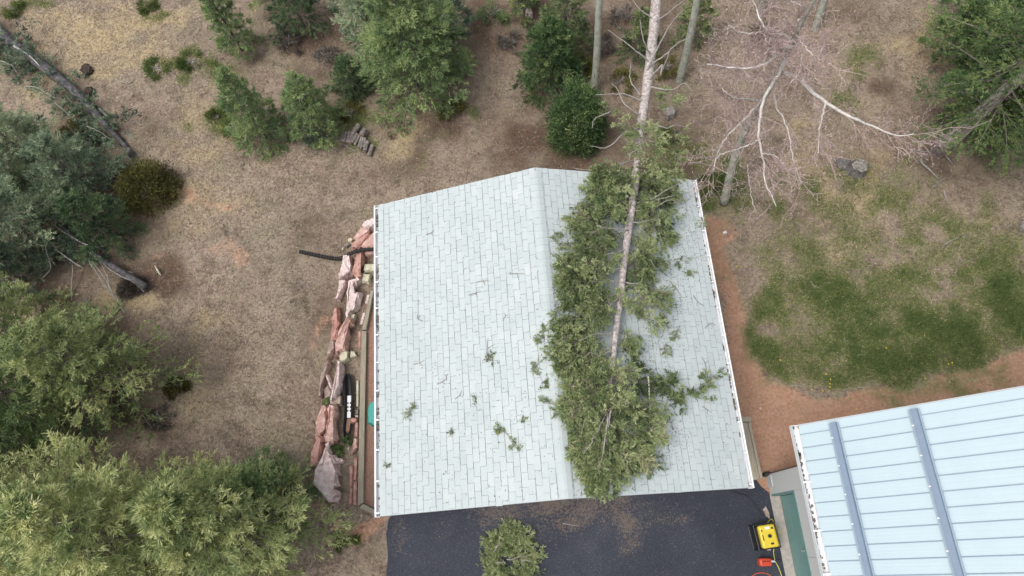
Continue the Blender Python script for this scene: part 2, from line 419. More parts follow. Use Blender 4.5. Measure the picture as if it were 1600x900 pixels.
# ------------------------------------------------------------------ conifer foliage
def needle_sprays(start, tip, droop, tufts, k, lw, seed_t, flat=.35, spread=.33, inner=.15, per=5):
    """foliage along branches start->tip: every branch carries side twigs, every twig tufts of needles. Returns V, F, tint"""
    nb = len(start); D = tip - start; Lb = np.linalg.norm(D, axis=1); D = D / Lb[:, None]
    side = np.cross(D, np.array([0, 0, 1.])); side /= np.linalg.norm(side, axis=1)[:, None] + 1e-9
    up = np.cross(side, D)
    ns = np.maximum(2, np.asarray(tufts) // per)
    bs = np.repeat(np.arange(nb), ns); m0 = len(bs)                    # side twigs
    s = inner + (1 - inner) * rng.random(m0) ** .8
    prof = np.sin(np.pi * np.clip(s * .78 + .20, 0, 1)) * spread * 1.25 + .07
    sg = np.where(rng.random(m0) < .5, -1, 1) * (.35 + .65 * rng.random(m0))
    root = start[bs] + D[bs] * (s * Lb[bs])[:, None]
    root[:, 2] -= droop[bs] * Lb[bs] * (s ** 2 - .35 * s)
    sdir = D[bs] * (.75 + .5 * s)[:, None] + side[bs] * sg[:, None] + up[bs] * (.12 + flat * .6 * rng.standard_normal(m0))[:, None]
    sdir /= np.linalg.norm(sdir, axis=1)[:, None]
    sl = prof * Lb[bs] * (.40 + .60 * rng.random(m0)) + lw[0] * .6
    stint = seed_t[bs] + rng.standard_normal(m0) * .13
    bi = np.repeat(np.arange(m0), per); n = len(bi)
    f = rng.random(n) ** .8
    pos = root[bi] + sdir[bi] * (f * sl[bi])[:, None] + rng.standard_normal((n, 3)) * (lw[0] * .16)
    pos[:, 2] -= .22 * (f ** 2) * sl[bi]
    d = sdir[bi] + rng.standard_normal((n, 3)) * .34
    ti = np.repeat(np.arange(n), k); m = len(ti)
    L = lw[0] * (.65 + .7 * rng.random(m)); Wd = lw[1] * (.7 + .6 * rng.random(m))
    P = pos[ti] + d[ti] * (lw[0] * .9 * (rng.random(m) - .3))[:, None]
    DD = d[ti] + rng.standard_normal((m, 3)) * .48
    V, F = blades(P, DD, L, Wd)
    t = stint[bi[ti]] + (rng.random(n) * .16 - .08)[ti] + rng.random(m) * .2 - .1
    return V, F, np.repeat(np.clip(t, 0, 1), 4)

def conifer(name, base, h, R, label, mat, cat='spruce', group=None, z0=.08, nb=160, tufts=26, k=5, lw=(0.110, 0.0204), lean=(0, 0), tint=.5,
            bark=None, top_el=.6, low_el=-.1, power=.8, tr=.11, gaps=.0, aspect=None, seed=None, droop=.25, skirt=1.0):
    base = np.asarray(base, float); nb = int(nb * .72); tufts = int(tufts * 1.5)
    t = thing(name, base, label, cat, group)
    lean = np.array([lean[0], lean[1]])
    zz = np.linspace(0, 1, 9)
    tp = np.c_[base[0] + lean[0] * zz + .04 * np.sin(5 * zz + base[0]) * h / 6, base[1] + lean[1] * zz + .04 * np.cos(4 * zz + base[1]) * h / 6, base[2] - .05 + zz * h]
    Geo().tube(tp, tr * h / 6 * (1.02 - zz), 8, wob=.05).obj('trunk', bark or M['bark_spruce'], t, True)
    u = np.sort(rng.random(nb)) ** .92
    u = z0 + (1 - z0) * u
    az = np.arange(nb) * 2.39996 + rng.random(nb) * .8
    prof = np.clip((1 - u) / (1 - z0), 0, 1) ** power
    lens = R * (prof * (.58 + .62 * rng.random(nb)) + .08)
    lens *= skirt + (1 - skirt) * np.clip((u - z0) / .22, 0, 1)
    if gaps:
        lob = .5 + .5 * np.sin(az * 3 + u * 17 + base[0]); lens *= 1 - gaps * lob * rng.random(nb)
    el = low_el + (top_el - low_el) * u + rng.standard_normal(nb) * .1
    ii = u * 8; fr = ii - np.floor(ii); a = np.minimum(np.floor(ii).astype(int), 7)
    st = tp[a] * (1 - fr)[:, None] + tp[a + 1] * fr[:, None]
    dx, dy = np.cos(az) * np.cos(el), np.sin(az) * np.cos(el)
    if aspect: dx = dx * aspect[0]; dy = dy * aspect[1]
    tip = st + np.c_[dx, dy, np.sin(el)] * lens[:, None]
    tip[:, 2] = np.maximum(tip[:, 2], base[2] + .15)
    seed_t = np.clip(tint + rng.standard_normal(nb) * .12, .02, .98)
    tn = np.maximum(4, (tufts * (.35 + lens / R))).astype(int)
    dr = np.full(nb, droop)
    V, F, tt = needle_sprays(st, tip, dr, tn, k, lw, seed_t)
    # leader
    nl = 30
    P = tp[-1] + rng.standard_normal((nl, 3)) * [.03, .03, .08] * (h / 6)
    V2, F2 = blades(P, np.c_[rng.standard_normal((nl, 2)) * .6, np.ones(nl)], np.full(nl, lw[0] * 1.2), np.full(nl, lw[1]))
    V = np.vstack([V, V2]); F = np.vstack([F, F2 + len(tt)]); tt = np.r_[tt, np.full(len(V2), min(1, tint + .15))]
    V[:, 2] = np.maximum(V[:, 2], base[2] + .01)
    obj_np('foliage', V, F, mat, t, False, tt)
    g = Geo()
    for i in range(nb):
        s_ = np.linspace(0, .92, 4)[:, None]
        p = st[i] * (1 - s_) + tip[i] * s_; p[:, 2] += -dr[i] * lens[i] * (s_[:, 0] ** 2 - .35 * s_[:, 0])
        g.tube(p, (.010 + .010 * lens[i]) * np.array([1, .75, .5, .25]), 4, False)
    o = g.obj('branches', M['bark_spruce'], t); o['kind'] = 'stuff'
    return t

def bush(name, base, r, h, label, mat, n=2600, lw=(.09, .035), tint=.5, cat='bush', group=None, k=3, aspect=(1, 1), flatten=1.0):
    base = np.asarray(base, float); t = thing(name, base, label, cat, group)
    g = Geo()
    for i in range(9):
        a = i * 2.4 + rng.random(); e = .5 + rng.random() * .9
        tipp = base + np.array([math.cos(a) * math.cos(e) * r * aspect[0], math.sin(a) * math.cos(e) * r * aspect[1], math.sin(e) * h]) * .8
        g.tube([base - [0, 0, .05], base * .5 + tipp * .5 + [0, 0, .08 * h], tipp], [.03, .02, .008], 5)
    g.obj('stems', M['branch_grey'], t)['kind'] = 'stuff'
    nl = max(8, n // 40)                              # leaf clumps over a dome
    cu = rng.random(nl); az = rng.random(nl) * 2 * np.pi; el = np.arcsin(np.clip(cu, 0, 1)); rad = .66 + .38 * rng.random(nl)
    cl = np.c_[np.cos(az) * np.cos(el) * r * aspect[0], np.sin(az) * np.cos(el) * r * aspect[1], np.sin(el) * h] * rad[:, None]
    ct = np.clip(tint + rng.standard_normal(nl) * .17, 0, 1)
    ci = rng.integers(0, nl, n)
    P = cl[ci] + rng.standard_normal((n, 3)) * r * .13
    out = P / (np.linalg.norm(P, axis=1)[:, None] + .01)
    ti = np.repeat(np.arange(n), k); m = len(ti)
    D = out[ti] * .8 + rng.standard_normal((m, 3)) * .55 + [0, 0, .2]
    V, F = blades(base + P[ti] + rng.standard_normal((m, 3)) * lw[0] * .3, D, lw[0] * (.6 + .8 * rng.random(m)), lw[1] * (.7 + .6 * rng.random(m)))
    V[:, 2] = np.maximum(V[:, 2], base[2] + .01)
    tt = np.repeat(np.clip(ct[ci][ti] + rng.random(m) * .3 - .15, 0, 1), 4)
    obj_np('foliage', V, F, mat, t, False, tt)
    return t

# ------------------------------------------------------------------ THE SETTING
def poly_sd(P, poly):
    """signed distance (pixels), negative inside"""
    poly = np.asarray(poly, float); n = len(poly); d = np.full(len(P), 1e9); ins = np.zeros(len(P), bool)
    for i in range(n):
        a, b = poly[i], poly[(i + 1) % n]; ab = b - a
        t = np.clip(((P - a) @ ab) / (ab @ ab + 1e-9), 0, 1)
        d = np.minimum(d, np.linalg.norm(P - a - t[:, None] * ab, axis=1))
        c = ((a[1] > P[:, 1]) != (b[1] > P[:, 1])) & (P[:, 0] < (b[0] - a[0]) * (P[:, 1] - a[1]) / (b[1] - a[1] + 1e-9) + a[0])
        ins ^= c
    return np.where(ins, -d, d)

def ell(P, lst):
    v = np.zeros(len(P))
    for cx, cy, rx, ry, s in lst:
        q = ((P[:, 0] - cx) / rx) ** 2 + ((P[:, 1] - cy) / ry) ** 2
        v = np.maximum(v, s * np.exp(-q * .8))
    return v

RED_POLY = [(1096, 330), (1118, 332), (1128, 380), (1136, 420), (1150, 470), (1160, 520), (1172, 560), (1200, 600), (1290, 612), (1380, 608), (1450, 598),
            (1500, 585), (1545, 562), (1620, 540), (1640, 680), (1300, 800), (1190, 770), (1150, 640)]
LAT = rng.random((256, 256))
def vnoise(x, y):
    xi, yi = np.floor(x).astype(int), np.floor(y).astype(int); fx, fy = x - xi, y - yi
    fx = fx * fx * (3 - 2 * fx); fy = fy * fy * (3 - 2 * fy); g = lambda a, b: LAT[a % 256, b % 256]
    return (g(xi, yi) * (1 - fx) + g(xi + 1, yi) * fx) * (1 - fy) + (g(xi, yi + 1) * (1 - fx) + g(xi + 1, yi + 1) * fx) * fy
def fbm(x, y, f=1.0, o=4):
    v = 0; a = .5
    for k in range(o): v = v + a * (vnoise(x * f + 17 * k, y * f + 31 * k) - .5); f *= 2.03; a *= .55
    return v
def zones(V):
    P = project(V); x, y = V[:, 0], V[:, 1]
    Pr = P + np.c_[fbm(x, y, .9), fbm(x + 50, y, .9)] * 40
    P = P + np.c_[fbm(x, y, .6), fbm(x + 50, y, .6)] * 150
    green = ell(P, [(1420, 530, 230, 90, .95), (1590, 510, 90, 80, 1.0), (1330, 480, 170, 100, .68), (1280, 570, 130, 45, .78), (1500, 565, 120, 40, .8), (1380, 400, 260, 150, .50), (1230, 360, 100, 130, .42), (1115, 300, 35, 55, .75), (1290, 320, 150, 90, .40),
                    (1185, 500, 45, 90, .72), (1250, 440, 110, 90, .56), (1520, 430, 110, 70, .6), (1400, 380, 200, 100, .47), (1340, 120, 60, 40, .40), (245, 110, 34, 34, .55), (297, 97, 22, 32, .66), (235, 15, 30, 20, .45),
                    (560, 190, 60, 30, .5), (700, 180, 40, 30, .5), (280, 215, 20, 20, .45), (540, 850, 26, 26, .5), (25, 15, 20, 20, .5), (80, 590, 130, 90, .5), (900, 110, 60, 40, .5),
                    (1060, 240, 70, 50, .5), (1450, 330, 90, 60, .42), (1250, 410, 60, 60, .45), (350, 150, 40, 80, .45), (640, 250, 60, 12, .4)])
    red = 1 - sstep(-16, 20, poly_sd(Pr, RED_POLY))
    red = np.maximum(red * .95, ell(P, [(325, 315, 50, 14, .62), (345, 388, 55, 16, .56), (1122, 372, 14, 32, .9), (235, 420, 14, 22, .55), (512, 540, 16, 60, .45), (560, 830, 40, 25, .62), (540, 760, 30, 60, .4), (595, 815, 30, 20, .8)]))
    duff = ell(P, [(820, 215, 130, 70, .95), (700, 250, 150, 40, .75), (1425, 225, 100, 48, 1.25), (1480, 250, 80, 50, 1.1), (215, 445, 46, 30, .95), (255, 660, 60, 50, .85), (520, 60, 120, 70, .6),
                   (900, 60, 160, 110, .66), (1010, 210, 150, 120, .48), (560, 870, 60, 50, .7), (1190, 100, 90, 120, .40), (480, 130, 150, 90, .55), (110, 600, 200, 120, .6), (90, 330, 150, 150, .75),
                   (1340, 268, 40, 24, .6), (530, 520, 60, 220, .40), (250, 440, 30, 40, .7), (760, 60, 60, 120, .55), (1300, 40, 120, 30, .35), (1520, 10, 80, 40, .7), (1200, 530, 60, 50, .45), (400, 560, 120, 120, .36)])
    straw = ell(P, [(130, 60, 130, 70, .66), (60, 230, 60, 30, .6), (645, 210, 60, 30, .55), (200, 20, 120, 40, .6), (300, 300, 120, 60, .42), (1470, 70, 110, 60, .55), (1300, 260, 130, 100, .45), (150, 480, 80, 30, .7),
                    (330, 560, 60, 60, .5), (1330, 420, 90, 40, .5), (540, 80, 30, 20, .5), (450, 60, 100, 40, .4), (60, 480, 70, 30, .6), (320, 200, 60, 60, .5)])
    out = (P[:, 0] < -200) | (P[:, 0] > 1800) | (P[:, 1] < -250) | (P[:, 1] > 1100)
    duff = np.where(out, .3, duff)
    n1 = fbm(x + 9, y, 1.7, 4); n2 = fbm(x, y + 77, .8, 5); n3 = fbm(x + 33, y + 5, 1.5, 5)
    keep = lambda v, n, a: np.clip(v * (1 + a * n * 2) + .25 * n, 0, 1)
    return np.clip(green * (1 + 1.1 * n1) + .32 * n1 * (green > .2), 0, 1), np.clip(red + .25 * n3, 0, 1), keep(duff, n2, .9), keep(straw, n3, .9)

xs = np.r_[np.linspace(-180, -19, 18), np.arange(-18, 24, .17), np.linspace(25, 180, 18)]
ys = np.r_[np.linspace(-180, -7, 18), np.arange(-6, 21, .17), np.linspace(22, 180, 18)]
X, Y = np.meshgrid(xs, ys, indexing='ij')
Z = ground_h(X, Y)
gv = np.c_[X.ravel(), Y.ravel(), Z.ravel()]
nx, ny = len(xs), len(ys)
i, j = np.meshgrid(np.arange(nx - 1), np.arange(ny - 1), indexing='ij')
gf = np.stack([i * ny + j, (i + 1) * ny + j, (i + 1) * ny + j + 1, i * ny + j + 1], -1).reshape(-1, 4)
zn = np.stack(zones(gv), 1)
tag(obj_np('ground', gv, gf, M['ground'], None, True, zn, attr='zone'), kind='structure')

def sheet(name, poly, z, mat, step=.12, attr=None, kind='structure'):
    """flat sheet with a ragged edge: a fan-free grid clipped to the polygon via bmesh fill"""
    bm = bmesh.new()
    vs = [bm.verts.new((p[0], p[1], z)) for p in poly]
    bm.faces.new(vs)
    bm.normal_update(); bm.faces.ensure_lookup_table()
    if bm.faces[0].normal.z < 0: bmesh.ops.reverse_faces(bm, faces=bm.faces[:])
    if step:
        lo = np.min(np.array(poly), 0); hi = np.max(np.array(poly), 0)
        for ax, d in ((0, (1, 0, 0)), (1, (0, 1, 0))):
            for c in np.arange(lo[ax] + step, hi[ax], step):
                co = [0, 0, 0]; co[ax] = c
                bmesh.ops.bisect_plane(bm, geom=bm.verts[:] + bm.edges[:] + bm.faces[:], plane_co=co, plane_no=d)
    me = bpy.data.meshes.new(name); bm.to_mesh(me); bm.free(); me.materials.append(mat)
    o = bpy.data.objects.new(name, me); link(o); o['kind'] = kind
    if attr:
        co = np.zeros(len(me.vertices) * 3, np.float32); me.vertices.foreach_get('co', co)
        a = me.attributes.new(attr[0], 'FLOAT', 'POINT'); a.data.foreach_set('value', attr[1](co.reshape(-1, 3)).astype(np.float32))
    return o

def dust(V):
    P = project(V)
    return np.clip(.66 + .46 * ell(P, [(790, 800, 60, 18, 1), (900, 790, 120, 26, 1), (970, 820, 40, 20, 1), (980, 850, 22, 14, 1.1), (830, 835, 60, 14, .6), (1030, 810, 60, 20, .7), (620, 820, 20, 60, .6), (690, 830, 30, 14, .5), (890, 815, 50, 20, .7)]), 0, 1.2)
drive = [(-0.33, -14), (9.19, -14), (9.19, -.05), (9.02, .12), (8.86, .42), (8.55, .50), (8.3, .46), (8.2, .2), (-0.05, .2), (-.27, .05), (-.34, -.3), (-.30, -.8), (-.35, -1.3)]
sheet('driveway', drive, .012, M['asphalt'], .3, ('dust', dust))
gb = [at(572, 465, 0)[:2], (.25, 4.6), (.25, .3), at(630, 800, 0)[:2], at(586, 795, 0)[:2], at(566, 784, 0)[:2], at(570, 640, 0)[:2], at(572, 520, 0)[:2]]
sheet('gravel_bed', gb, .03, M['gravel'], .25)

# grass blades lying over the ground: nobody could count them
def scatter(n, keep):
    out = []
    tot = 0
    while tot < n:
        p = np.c_[rng.uniform(-15, 22, n), rng.uniform(-4, 20, n)]
        v = np.c_[p, ground_h(p[:, 0], p[:, 1])]
        inside = ((p[:, 0] > -.38) & (p[:, 0] < 9.3) & (p[:, 1] < .6)) | ((p[:, 0] > -.6) & (p[:, 0] < 7.9) & (p[:, 1] > -.1) & (p[:, 1] < 7.2)) | ((p[:, 0] > 9.1) & (p[:, 1] < .45))
        g, r, d, s = zones(v)
        m = (~inside) & (rng.random(n) < keep(g, r, d, s))
        out.append(np.c_[v[m], np.c_[g, s, d][m]]); tot += m.sum()
    return np.vstack(out)[:n]
def grass(name, n, keep, L, Wd, lay, mat, tintf):
    s = scatter(n, keep); P = s[:, :3].copy(); n = len(P)
    P[:, 2] += rng.random(n) * .012
    D = np.c_[rng.standard_normal((n, 2)), np.abs(rng.standard_normal(n)) * lay + .05]
    D /= np.linalg.norm(D, axis=1)[:, None]
    side = np.cross(D, [0, 0, 1.]); side /= np.linalg.norm(side, axis=1)[:, None] + 1e-9
    l_ = (L * (.5 + rng.random(n)))[:, None]; w_ = (Wd * (.6 + .8 * rng.random(n)))[:, None]
    V = np.stack([P - side * w_ / 2, P + side * w_ / 2, P + D * l_], 1).reshape(-1, 3)
    o = obj_np(name, V, np.arange(3 * n).reshape(-1, 3), mat, None, False, np.repeat(np.clip(tintf(s), 0, 1), 3))
    o['kind'] = 'stuff'; return o
grass('dry_grass', 210000, lambda g, r, d, s: np.clip(.55 + .4 * s - .45 * d - 1.1 * r - .5 * g, .02, 1), .09, .013, .5, M['drygrass'],
      lambda s: .42 + .3 * s[:, 4] - .3 * s[:, 5] + .3 * rng.standard_normal(len(s)))
grass('green_grass', 130000, lambda g, r, d, s: np.clip(g * 1.5 - .42 - .9 * r, .006, 1), .07, .013, .8, M['greengrass'],
      lambda s: .98 - .62 * s[:, 3] + .2 * rng.standard_normal(len(s)))

# ------------------------------------------------------------------ THE GARAGE
gar = thing('garage', (4, 3.7, 0), 'low garage with a pale grey shingle gable roof and a pine fallen across it', 'garage')
WX0, WX1, WY0, WY1 = .28, 7.72, .28, 7.1
wl = Geo().box((WX0, WY0 + .12, -.05), (WX0 + .12, WY1 - .12, 2.48)).obj('wall', M['siding'], gar)
Geo().box((WX1 - .12, WY0 + .12, -.05), (WX1, WY1 - .12, 2.48)).obj('wall', M['siding'], gar)
Geo().box((WX0, WY1 - .12, -.05), (WX1, WY1, 2.50)).obj('wall', M['siding'], gar)
fw = Geo().box((WX0, WY0, -.05), (1.5, WY0 + .12, 2.50)).box((6.5, WY0, -.05), (WX1, WY0 + .12, 2.50)).box((1.5, WY0, 2.2), (6.5, WY0 + .12, 2.50)).obj('wall', M['siding'], gar)
gd = Geo()
for k in range(4): gd.box((1.5, WY0 + .05, .02 + k * .545), (6.5, WY0 + .09, .555 + k * .545))
gd.obj('garage_door', M['white'], gar)
for yy in (WY0 + .06, WY1 - .06):
    g = Geo(); V = []
    for y_ in (yy - .05, yy + .05):
        V += [(WX0, y_, 2.505), (WX1, y_, 2.505), (4, y_, RZ - .16)]
    g.add(V, [(0, 1, 4, 3), (1, 2, 5, 4), (2, 0, 3, 5)], [(0, 2, 1), (3, 4, 5)]); g.obj('gable', M['siding'], gar)
RX0, RX1 = .085, 7.915
TH = .10
def rpt(x, y, d=0.0): return (x, y, float(roof_z(x)) + d)
g = Geo()
for xa, xb in ((RX0 + .02, 4.0), (4.0, RX1 - .02)):
    g.hexa([rpt(xa, 0.02, -TH), rpt(xb, 0.02, -TH), rpt(xb, GL - .02, -TH), rpt(xa, GL - .02, -TH)], [rpt(xa, 0.02, -.012), rpt(xb, 0.02, -.012), rpt(xb, GL - .02, -.012), rpt(xa, GL - .02, -.012)])
roof = g.obj('roof', M['deck'], gar)
for y0, y1 in ((-.012, .018), (GL - .018, GL + .012)):
    for xa, xb in ((RX0, 4.0), (4.0, RX1)):
        Geo().hexa([rpt(xa, y0, -.17), rpt(xb, y0, -.17), rpt(xb, y1, -.17), rpt(xa, y1, -.17)], [rpt(xa, y0, -.004), rpt(xb, y0, -.004), rpt(xb, y1, -.004), rpt(xa, y1, -.004)]).obj('rake_trim', M['trim'], gar)
Geo().box((RX0 - .02, .02, EZ - .20), (RX0 + .015, GL - .02, EZ - .005)).obj('fascia', M['white'], gar)
Geo().box((RX1 - .015, .02, EZ - .20), (RX1 + .02, GL - .02, EZ - .005)).obj('fascia', M['white'], gar)
# shingles: courses run along Y; every tab is a piece
tabs = []
NC = 28; EXPO = (4.0 - RX0 - .01) / NC
for sgn in (-1, 1):
    for c in range(NC + 1):
        off = (.145 if c % 2 else 0.0) + rng.uniform(-.03, .03) + .012 * c
        y = -.29 + off % .29
        while y < GL:
            y0, y1 = max(y, -.015), min(y + .29, GL + .015); y += .29
            if y1 - y0 < .03: continue
            d0 = min(4.0 - RX0 + .01 - c * EXPO + rng.uniform(-.005, .005), 4.0 - RX0 + .02)    # butt: distance from ridge
            tabs.append((sgn, max(d0, .05), max(d0 - EXPO + .006, .01), y0 + .0030, y1 - .0030, c))  # gap left between courses: darker underlay stands in for the butts' shadow line
def tab_geo(sg, d0, d1, y0, y1, cx=0.0, cy=0.0, cz=0.0):
    xa, xb = 4 + sg * d0, 4 + sg * d1; za, zb = float(roof_z(xa)), float(roof_z(xb))
    top = [(xa, y0, za + .009), (xb, y0, zb + .004), (xb, y1, zb + .004), (xa, y1, za + .009)]
    bot = [(xa, y0, za - .004), (xb, y0, zb - .006), (xb, y1, zb - .006), (xa, y1, za - .004)]
    V = np.array(bot + top) - [cx, cy, cz]
    Q = np.array([(4, 5, 6, 7), (0, 1, 5, 4), (1, 2, 6, 5), (2, 3, 7, 6), (3, 0, 4, 7)])
    return V, (Q if sg < 0 else Q[:, ::-1])
cent = np.array([(4 + s_ * d0, (y0 + y1) / 2, float(roof_z(4 + s_ * d0))) for s_, d0, d1, y0, y1, c in tabs])
pj = project(cent); big = np.linalg.norm(cent - CAM, axis=1)
order = np.argsort(big + np.where(((pj[:, 0] > 880) & (pj[:, 0] < 1020)), 50, 0))
single = set(order[:300].tolist())
full = [t_ for t_ in tabs]
var = {}
SV, SF, ST, sn = [], [], [], 0
tmean = lambda: float(np.clip(.5 + .15 * rng.standard_normal(), 0, 1))
for k_, (sg, d0, d1, y0, y1, c) in enumerate(tabs):
    if k_ in single and y1 - y0 > .25 and d0 - d1 > EXPO * .8:
        key = (sg, int(rng.integers(0, 10)))
        if key not in var:
            V, Q = tab_geo(sg, 2.0, 2.0 - EXPO + .006, -.142, .142, 4 + sg * 2.0, 0, float(roof_z(4 + sg * 2.0)))
            var[key] = mesh_np('shingle', V, Q, M['shingle'], False, np.full(len(V), tmean()))
        o = bpy.data.objects.new('shingle', var[key]); link(o, roof)
        x_ = 4 + sg * d0
        o.location = (x_ - 4, (y0 + y1) / 2 - 3.7, float(roof_z(x_)))
    else:
        V, Q = tab_geo(sg, d0, d1, y0, y1); SV.append(V); SF.append(Q + sn); ST.append(np.full(len(V), tmean())); sn += len(V)
o = obj_np('shingle_field', np.vstack(SV), np.vstack(SF), M['shingle'], roof, False, np.concatenate(ST)); o['kind'] = 'stuff'
capm = []
for q in range(6):
    V = []; hw = .135; y0, y1 = -.085, .10
    for y_, lift in ((y0, .024), (y1, .014)):
        for x_ in (-hw, -.03, .03, hw): V.append((x_, y_, -abs(x_) * SLP + lift))
    V += [(x_, y0, -abs(x_) * SLP + .008) for x_ in (-hw, -.03, .03, hw)]
    Q = [(0, 1, 5, 4), (1, 2, 6, 5), (2, 3, 7, 6), (8, 9, 1, 0), (9, 10, 2, 1), (10, 11, 3, 2)]
    capm.append(mesh_np('ridge_shingle', V, Q, M['shingle'], False, np.full(len(V), .25 + .08 * q)))
for q, y_ in enumerate(np.arange(.075, GL - .08, .17)):
    o = bpy.data.objects.new('ridge_shingle', capm[q * 5 % 6 if q % 3 else (q * 7 + 1) % 6]); link(o, roof); o.location = (0, y_ - 3.7, RZ + .002)
# gutters with their straps and the litter that lies in them
def gutter(x_in, x_out):
    lo, hi = min(x_in, x_out), max(x_in, x_out); z0 = EZ - .125
    g = Geo().box((lo, -.02, z0), (hi, GL + .02, z0 + .008)).box((x_out - .006, -.02, z0 + .009), (x_out + .006, GL + .02, EZ - .005)).box((lo, -.024, z0), (hi, -.014, EZ - .02)).box((lo, GL + .014, z0), (hi, GL + .024, EZ - .02))
    g.box((x_out - .018, -.02, EZ - .014), (x_out + .018, GL + .02, EZ - .002))
    gt = g.obj('gutter', M['white'], gar)
    s0 = .04
    bm_ = None
    for k in range(12):
        y_ = .06 + k * (GL - .12) / 11
        if bm_ is None:
            b_ = Geo().box((lo, -.014, EZ - .012), (hi, .014, EZ + .006)); V = np.vstack(b_.V); bm_ = mesh_np('strap', V - [lo, 0, 0], np.vstack(b_.Q), M['white'])
        o = bpy.data.objects.new('strap', bm_); link(o, gt); o.location = (lo - 4, y_ - 3.7, 0)
    g = Geo(); a, b = sorted((x_in, x_out + (.03 if x_in > x_out else -.03)))
    for k in range(260):
        y_ = rng.uniform(0, GL); y_ = y_ + .2 * math.sin(y_ * 5); 
        if not 0 < y_ < GL or rng.random() < .5 * (1 + math.sin(y_ * 2.3)): continue
        x_ = rng.uniform(a + .01, b - .01); r_ = rng.uniform(.005, .014)
        g.box((x_ - r_, y_ - r_ * 2.2, z0 + .02), (x_ + r_, y_ + r_ * 2.2, z0 + .035 + rng.random() * .03))
    g.obj('leaf_litter', M['litter'], gt)['kind'] = 'stuff'
gutter(RX0 - .03, -.035)
gutter(RX1 + .03, 8.035)

# ------------------------------------------------------------------ THE METAL-ROOFED BUILDING
BX, BY = 9.22, .38                       # north-west wall corner
EX, EZ2, RY = 8.98, 3.3, 1.11            # eave line, rake line
bl = thing('metal_roofed_building', (12, -4, 0), 'tall grey building with a steep pale blue metal roof beside the garage', 'building')
LZ = 1.64
DY0, DY1 = -.09, -4.0
# west wall: panels beside and above the door recess, then past it
def wallbox(y0, y1, z0, z1): return Geo().box((BX, y0, z0), (BX + .2, y1, z1)).obj('wall_panel', M['wall'], bl)
wallbox(DY0, BY, -.05, 3.12)
wallbox(-1.497, DY0 - .003, LZ, 3.12)
wallbox(-3.997, -1.503, LZ, 3.12)
wallbox(-14, DY1 - .003, -.05, 3.12)
g = Geo(); V = []
for y_ in (BY - .2, BY - .01): V += [(BX + .205, y_, -.05), (20, y_, -.05), (20, y_, 3.1 + (20 - BX) * 0), (BX + .205, y_, 3.1)]
g.hexa([V[0], V[1], V[5], V[4]], [V[3], V[2], V[6], V[7]]); g.obj('wall', M['wall'], bl)
V = [(BX + .2, y_, z_) for y_ in (BY - .18, BY - .02) for z_ in (3.12,)]
g = Geo().add([(9.3, BY - .03, 3.12), (20, BY - .03, 3.12), (14.6, BY - .03, 8.3), (9.3, BY - .19, 3.12), (20, BY - .19, 3.12), (14.6, BY - .19, 8.3)], [(0, 1, 4, 3), (1, 2, 5, 4), (2, 0, 3, 5)], [(0, 2, 1), (3, 4, 5)]); g.obj('gable', M['wall'], bl)
Geo().box((BX - .015, BY + .002, 0), (BX + .06, BY + .03, 3.1)).obj('corner_trim', M['brown'], bl)
Geo().box((BX - .03, BY - .30, 0.0), (BX - .002, BY - .03, .32)).obj('base_block', M['trim'], bl)
Geo().box((BX - .012, DY1, LZ - .09), (BX + .19, DY0 - .004, LZ - .004)).obj('lintel', M['greendoor'], bl)
Geo().box((BX + .004, DY0 - .05, .03), (BX + .2, DY0 - .005, LZ - .1)).obj('door_jamb', M['greendoor'], bl)
dr = Geo().box((BX + .245, DY1, .012), (BX + .265, DY0 - .06, LZ + .1)).obj('garage_door', M['greendoor'], bl)
for k in range(4):
    z0 = .03 + k * .412
    p = Geo().box((BX + .215, DY1, z0), (BX + .244, DY0 - .062, z0 + .404))
    for yy in np.arange(DY0 - .3, DY1 + .2, -.62): p.box((BX + .2125, yy - .48, z0 + .07), (BX + .2145, yy, z0 + .33))
    bevel_obj(p.obj('door_panel', M['greendoor'], dr), .004, 1)
hp = at(1240, 862, .95)
Geo().box((BX + .165, hp[1] - .012, .84), (BX + .185, hp[1] + .012, 1.02)).box((BX + .186, hp[1] - .01, .84), (BX + .206, hp[1] + .01, .86)).box((BX + .186, hp[1] - .01, 1.0), (BX + .206, hp[1] + .01, 1.02)).obj('handle', M['trim'], dr)
tag(Geo().box((BX - .03, -14, -.05), (BX + .21, -.10, .022)).obj('threshold', M['concrete'], None), kind='structure')
Geo().box((BX + .01, -.1, .0), (BX + .2, -.092, .02)).obj('sill', M['concrete'], bl)
# roof
RXR = 14.6
def mz(x): return EZ2 + (x - EX)
n45 = np.array([-.70711, 0, .70711])
br = Geo().hexa([(EX + .05, -14, mz(EX + .05) - .12), (RXR, -14, mz(RXR) - .12), (RXR, RY - .03, mz(RXR) - .12), (EX + .05, RY - .03, mz(EX + .05) - .12)],
                [(EX + .05, -14, mz(EX + .05) - .012), (RXR, -14, mz(RXR) - .012), (RXR, RY - .03, mz(RXR) - .012), (EX + .05, RY - .03, mz(EX + .05) - .012)])
br.hexa([(RXR, -14, mz(RXR) - .12), (20.2, -14, mz(9.0) - .12), (20.2, RY - .03, mz(9.0) - .12), (RXR, RY - .03, mz(RXR) - .12)], [(RXR, -14, mz(RXR) - .01), (20.2, -14, mz(9.0) - .01), (20.2, RY - .03, mz(9.0) - .01), (RXR, RY - .03, mz(RXR) - .01)])
br = br.obj('roof', M['bluemetal'], bl)
PW = .272
def slab(g, xa, xb, y0, y1, d0, d1):
    c = lambda x, y, d: (x + n45[0] * d, y, mz(x) + n45[2] * d)
    return g.hexa([c(xa, y0, d0), c(xb, y0, d0), c(xb, y1, d0), c(xa, y1, d0)], [c(xa, y0, d1), c(xb, y0, d1), c(xb, y1, d1), c(xa, y1, d1)])
pm = None
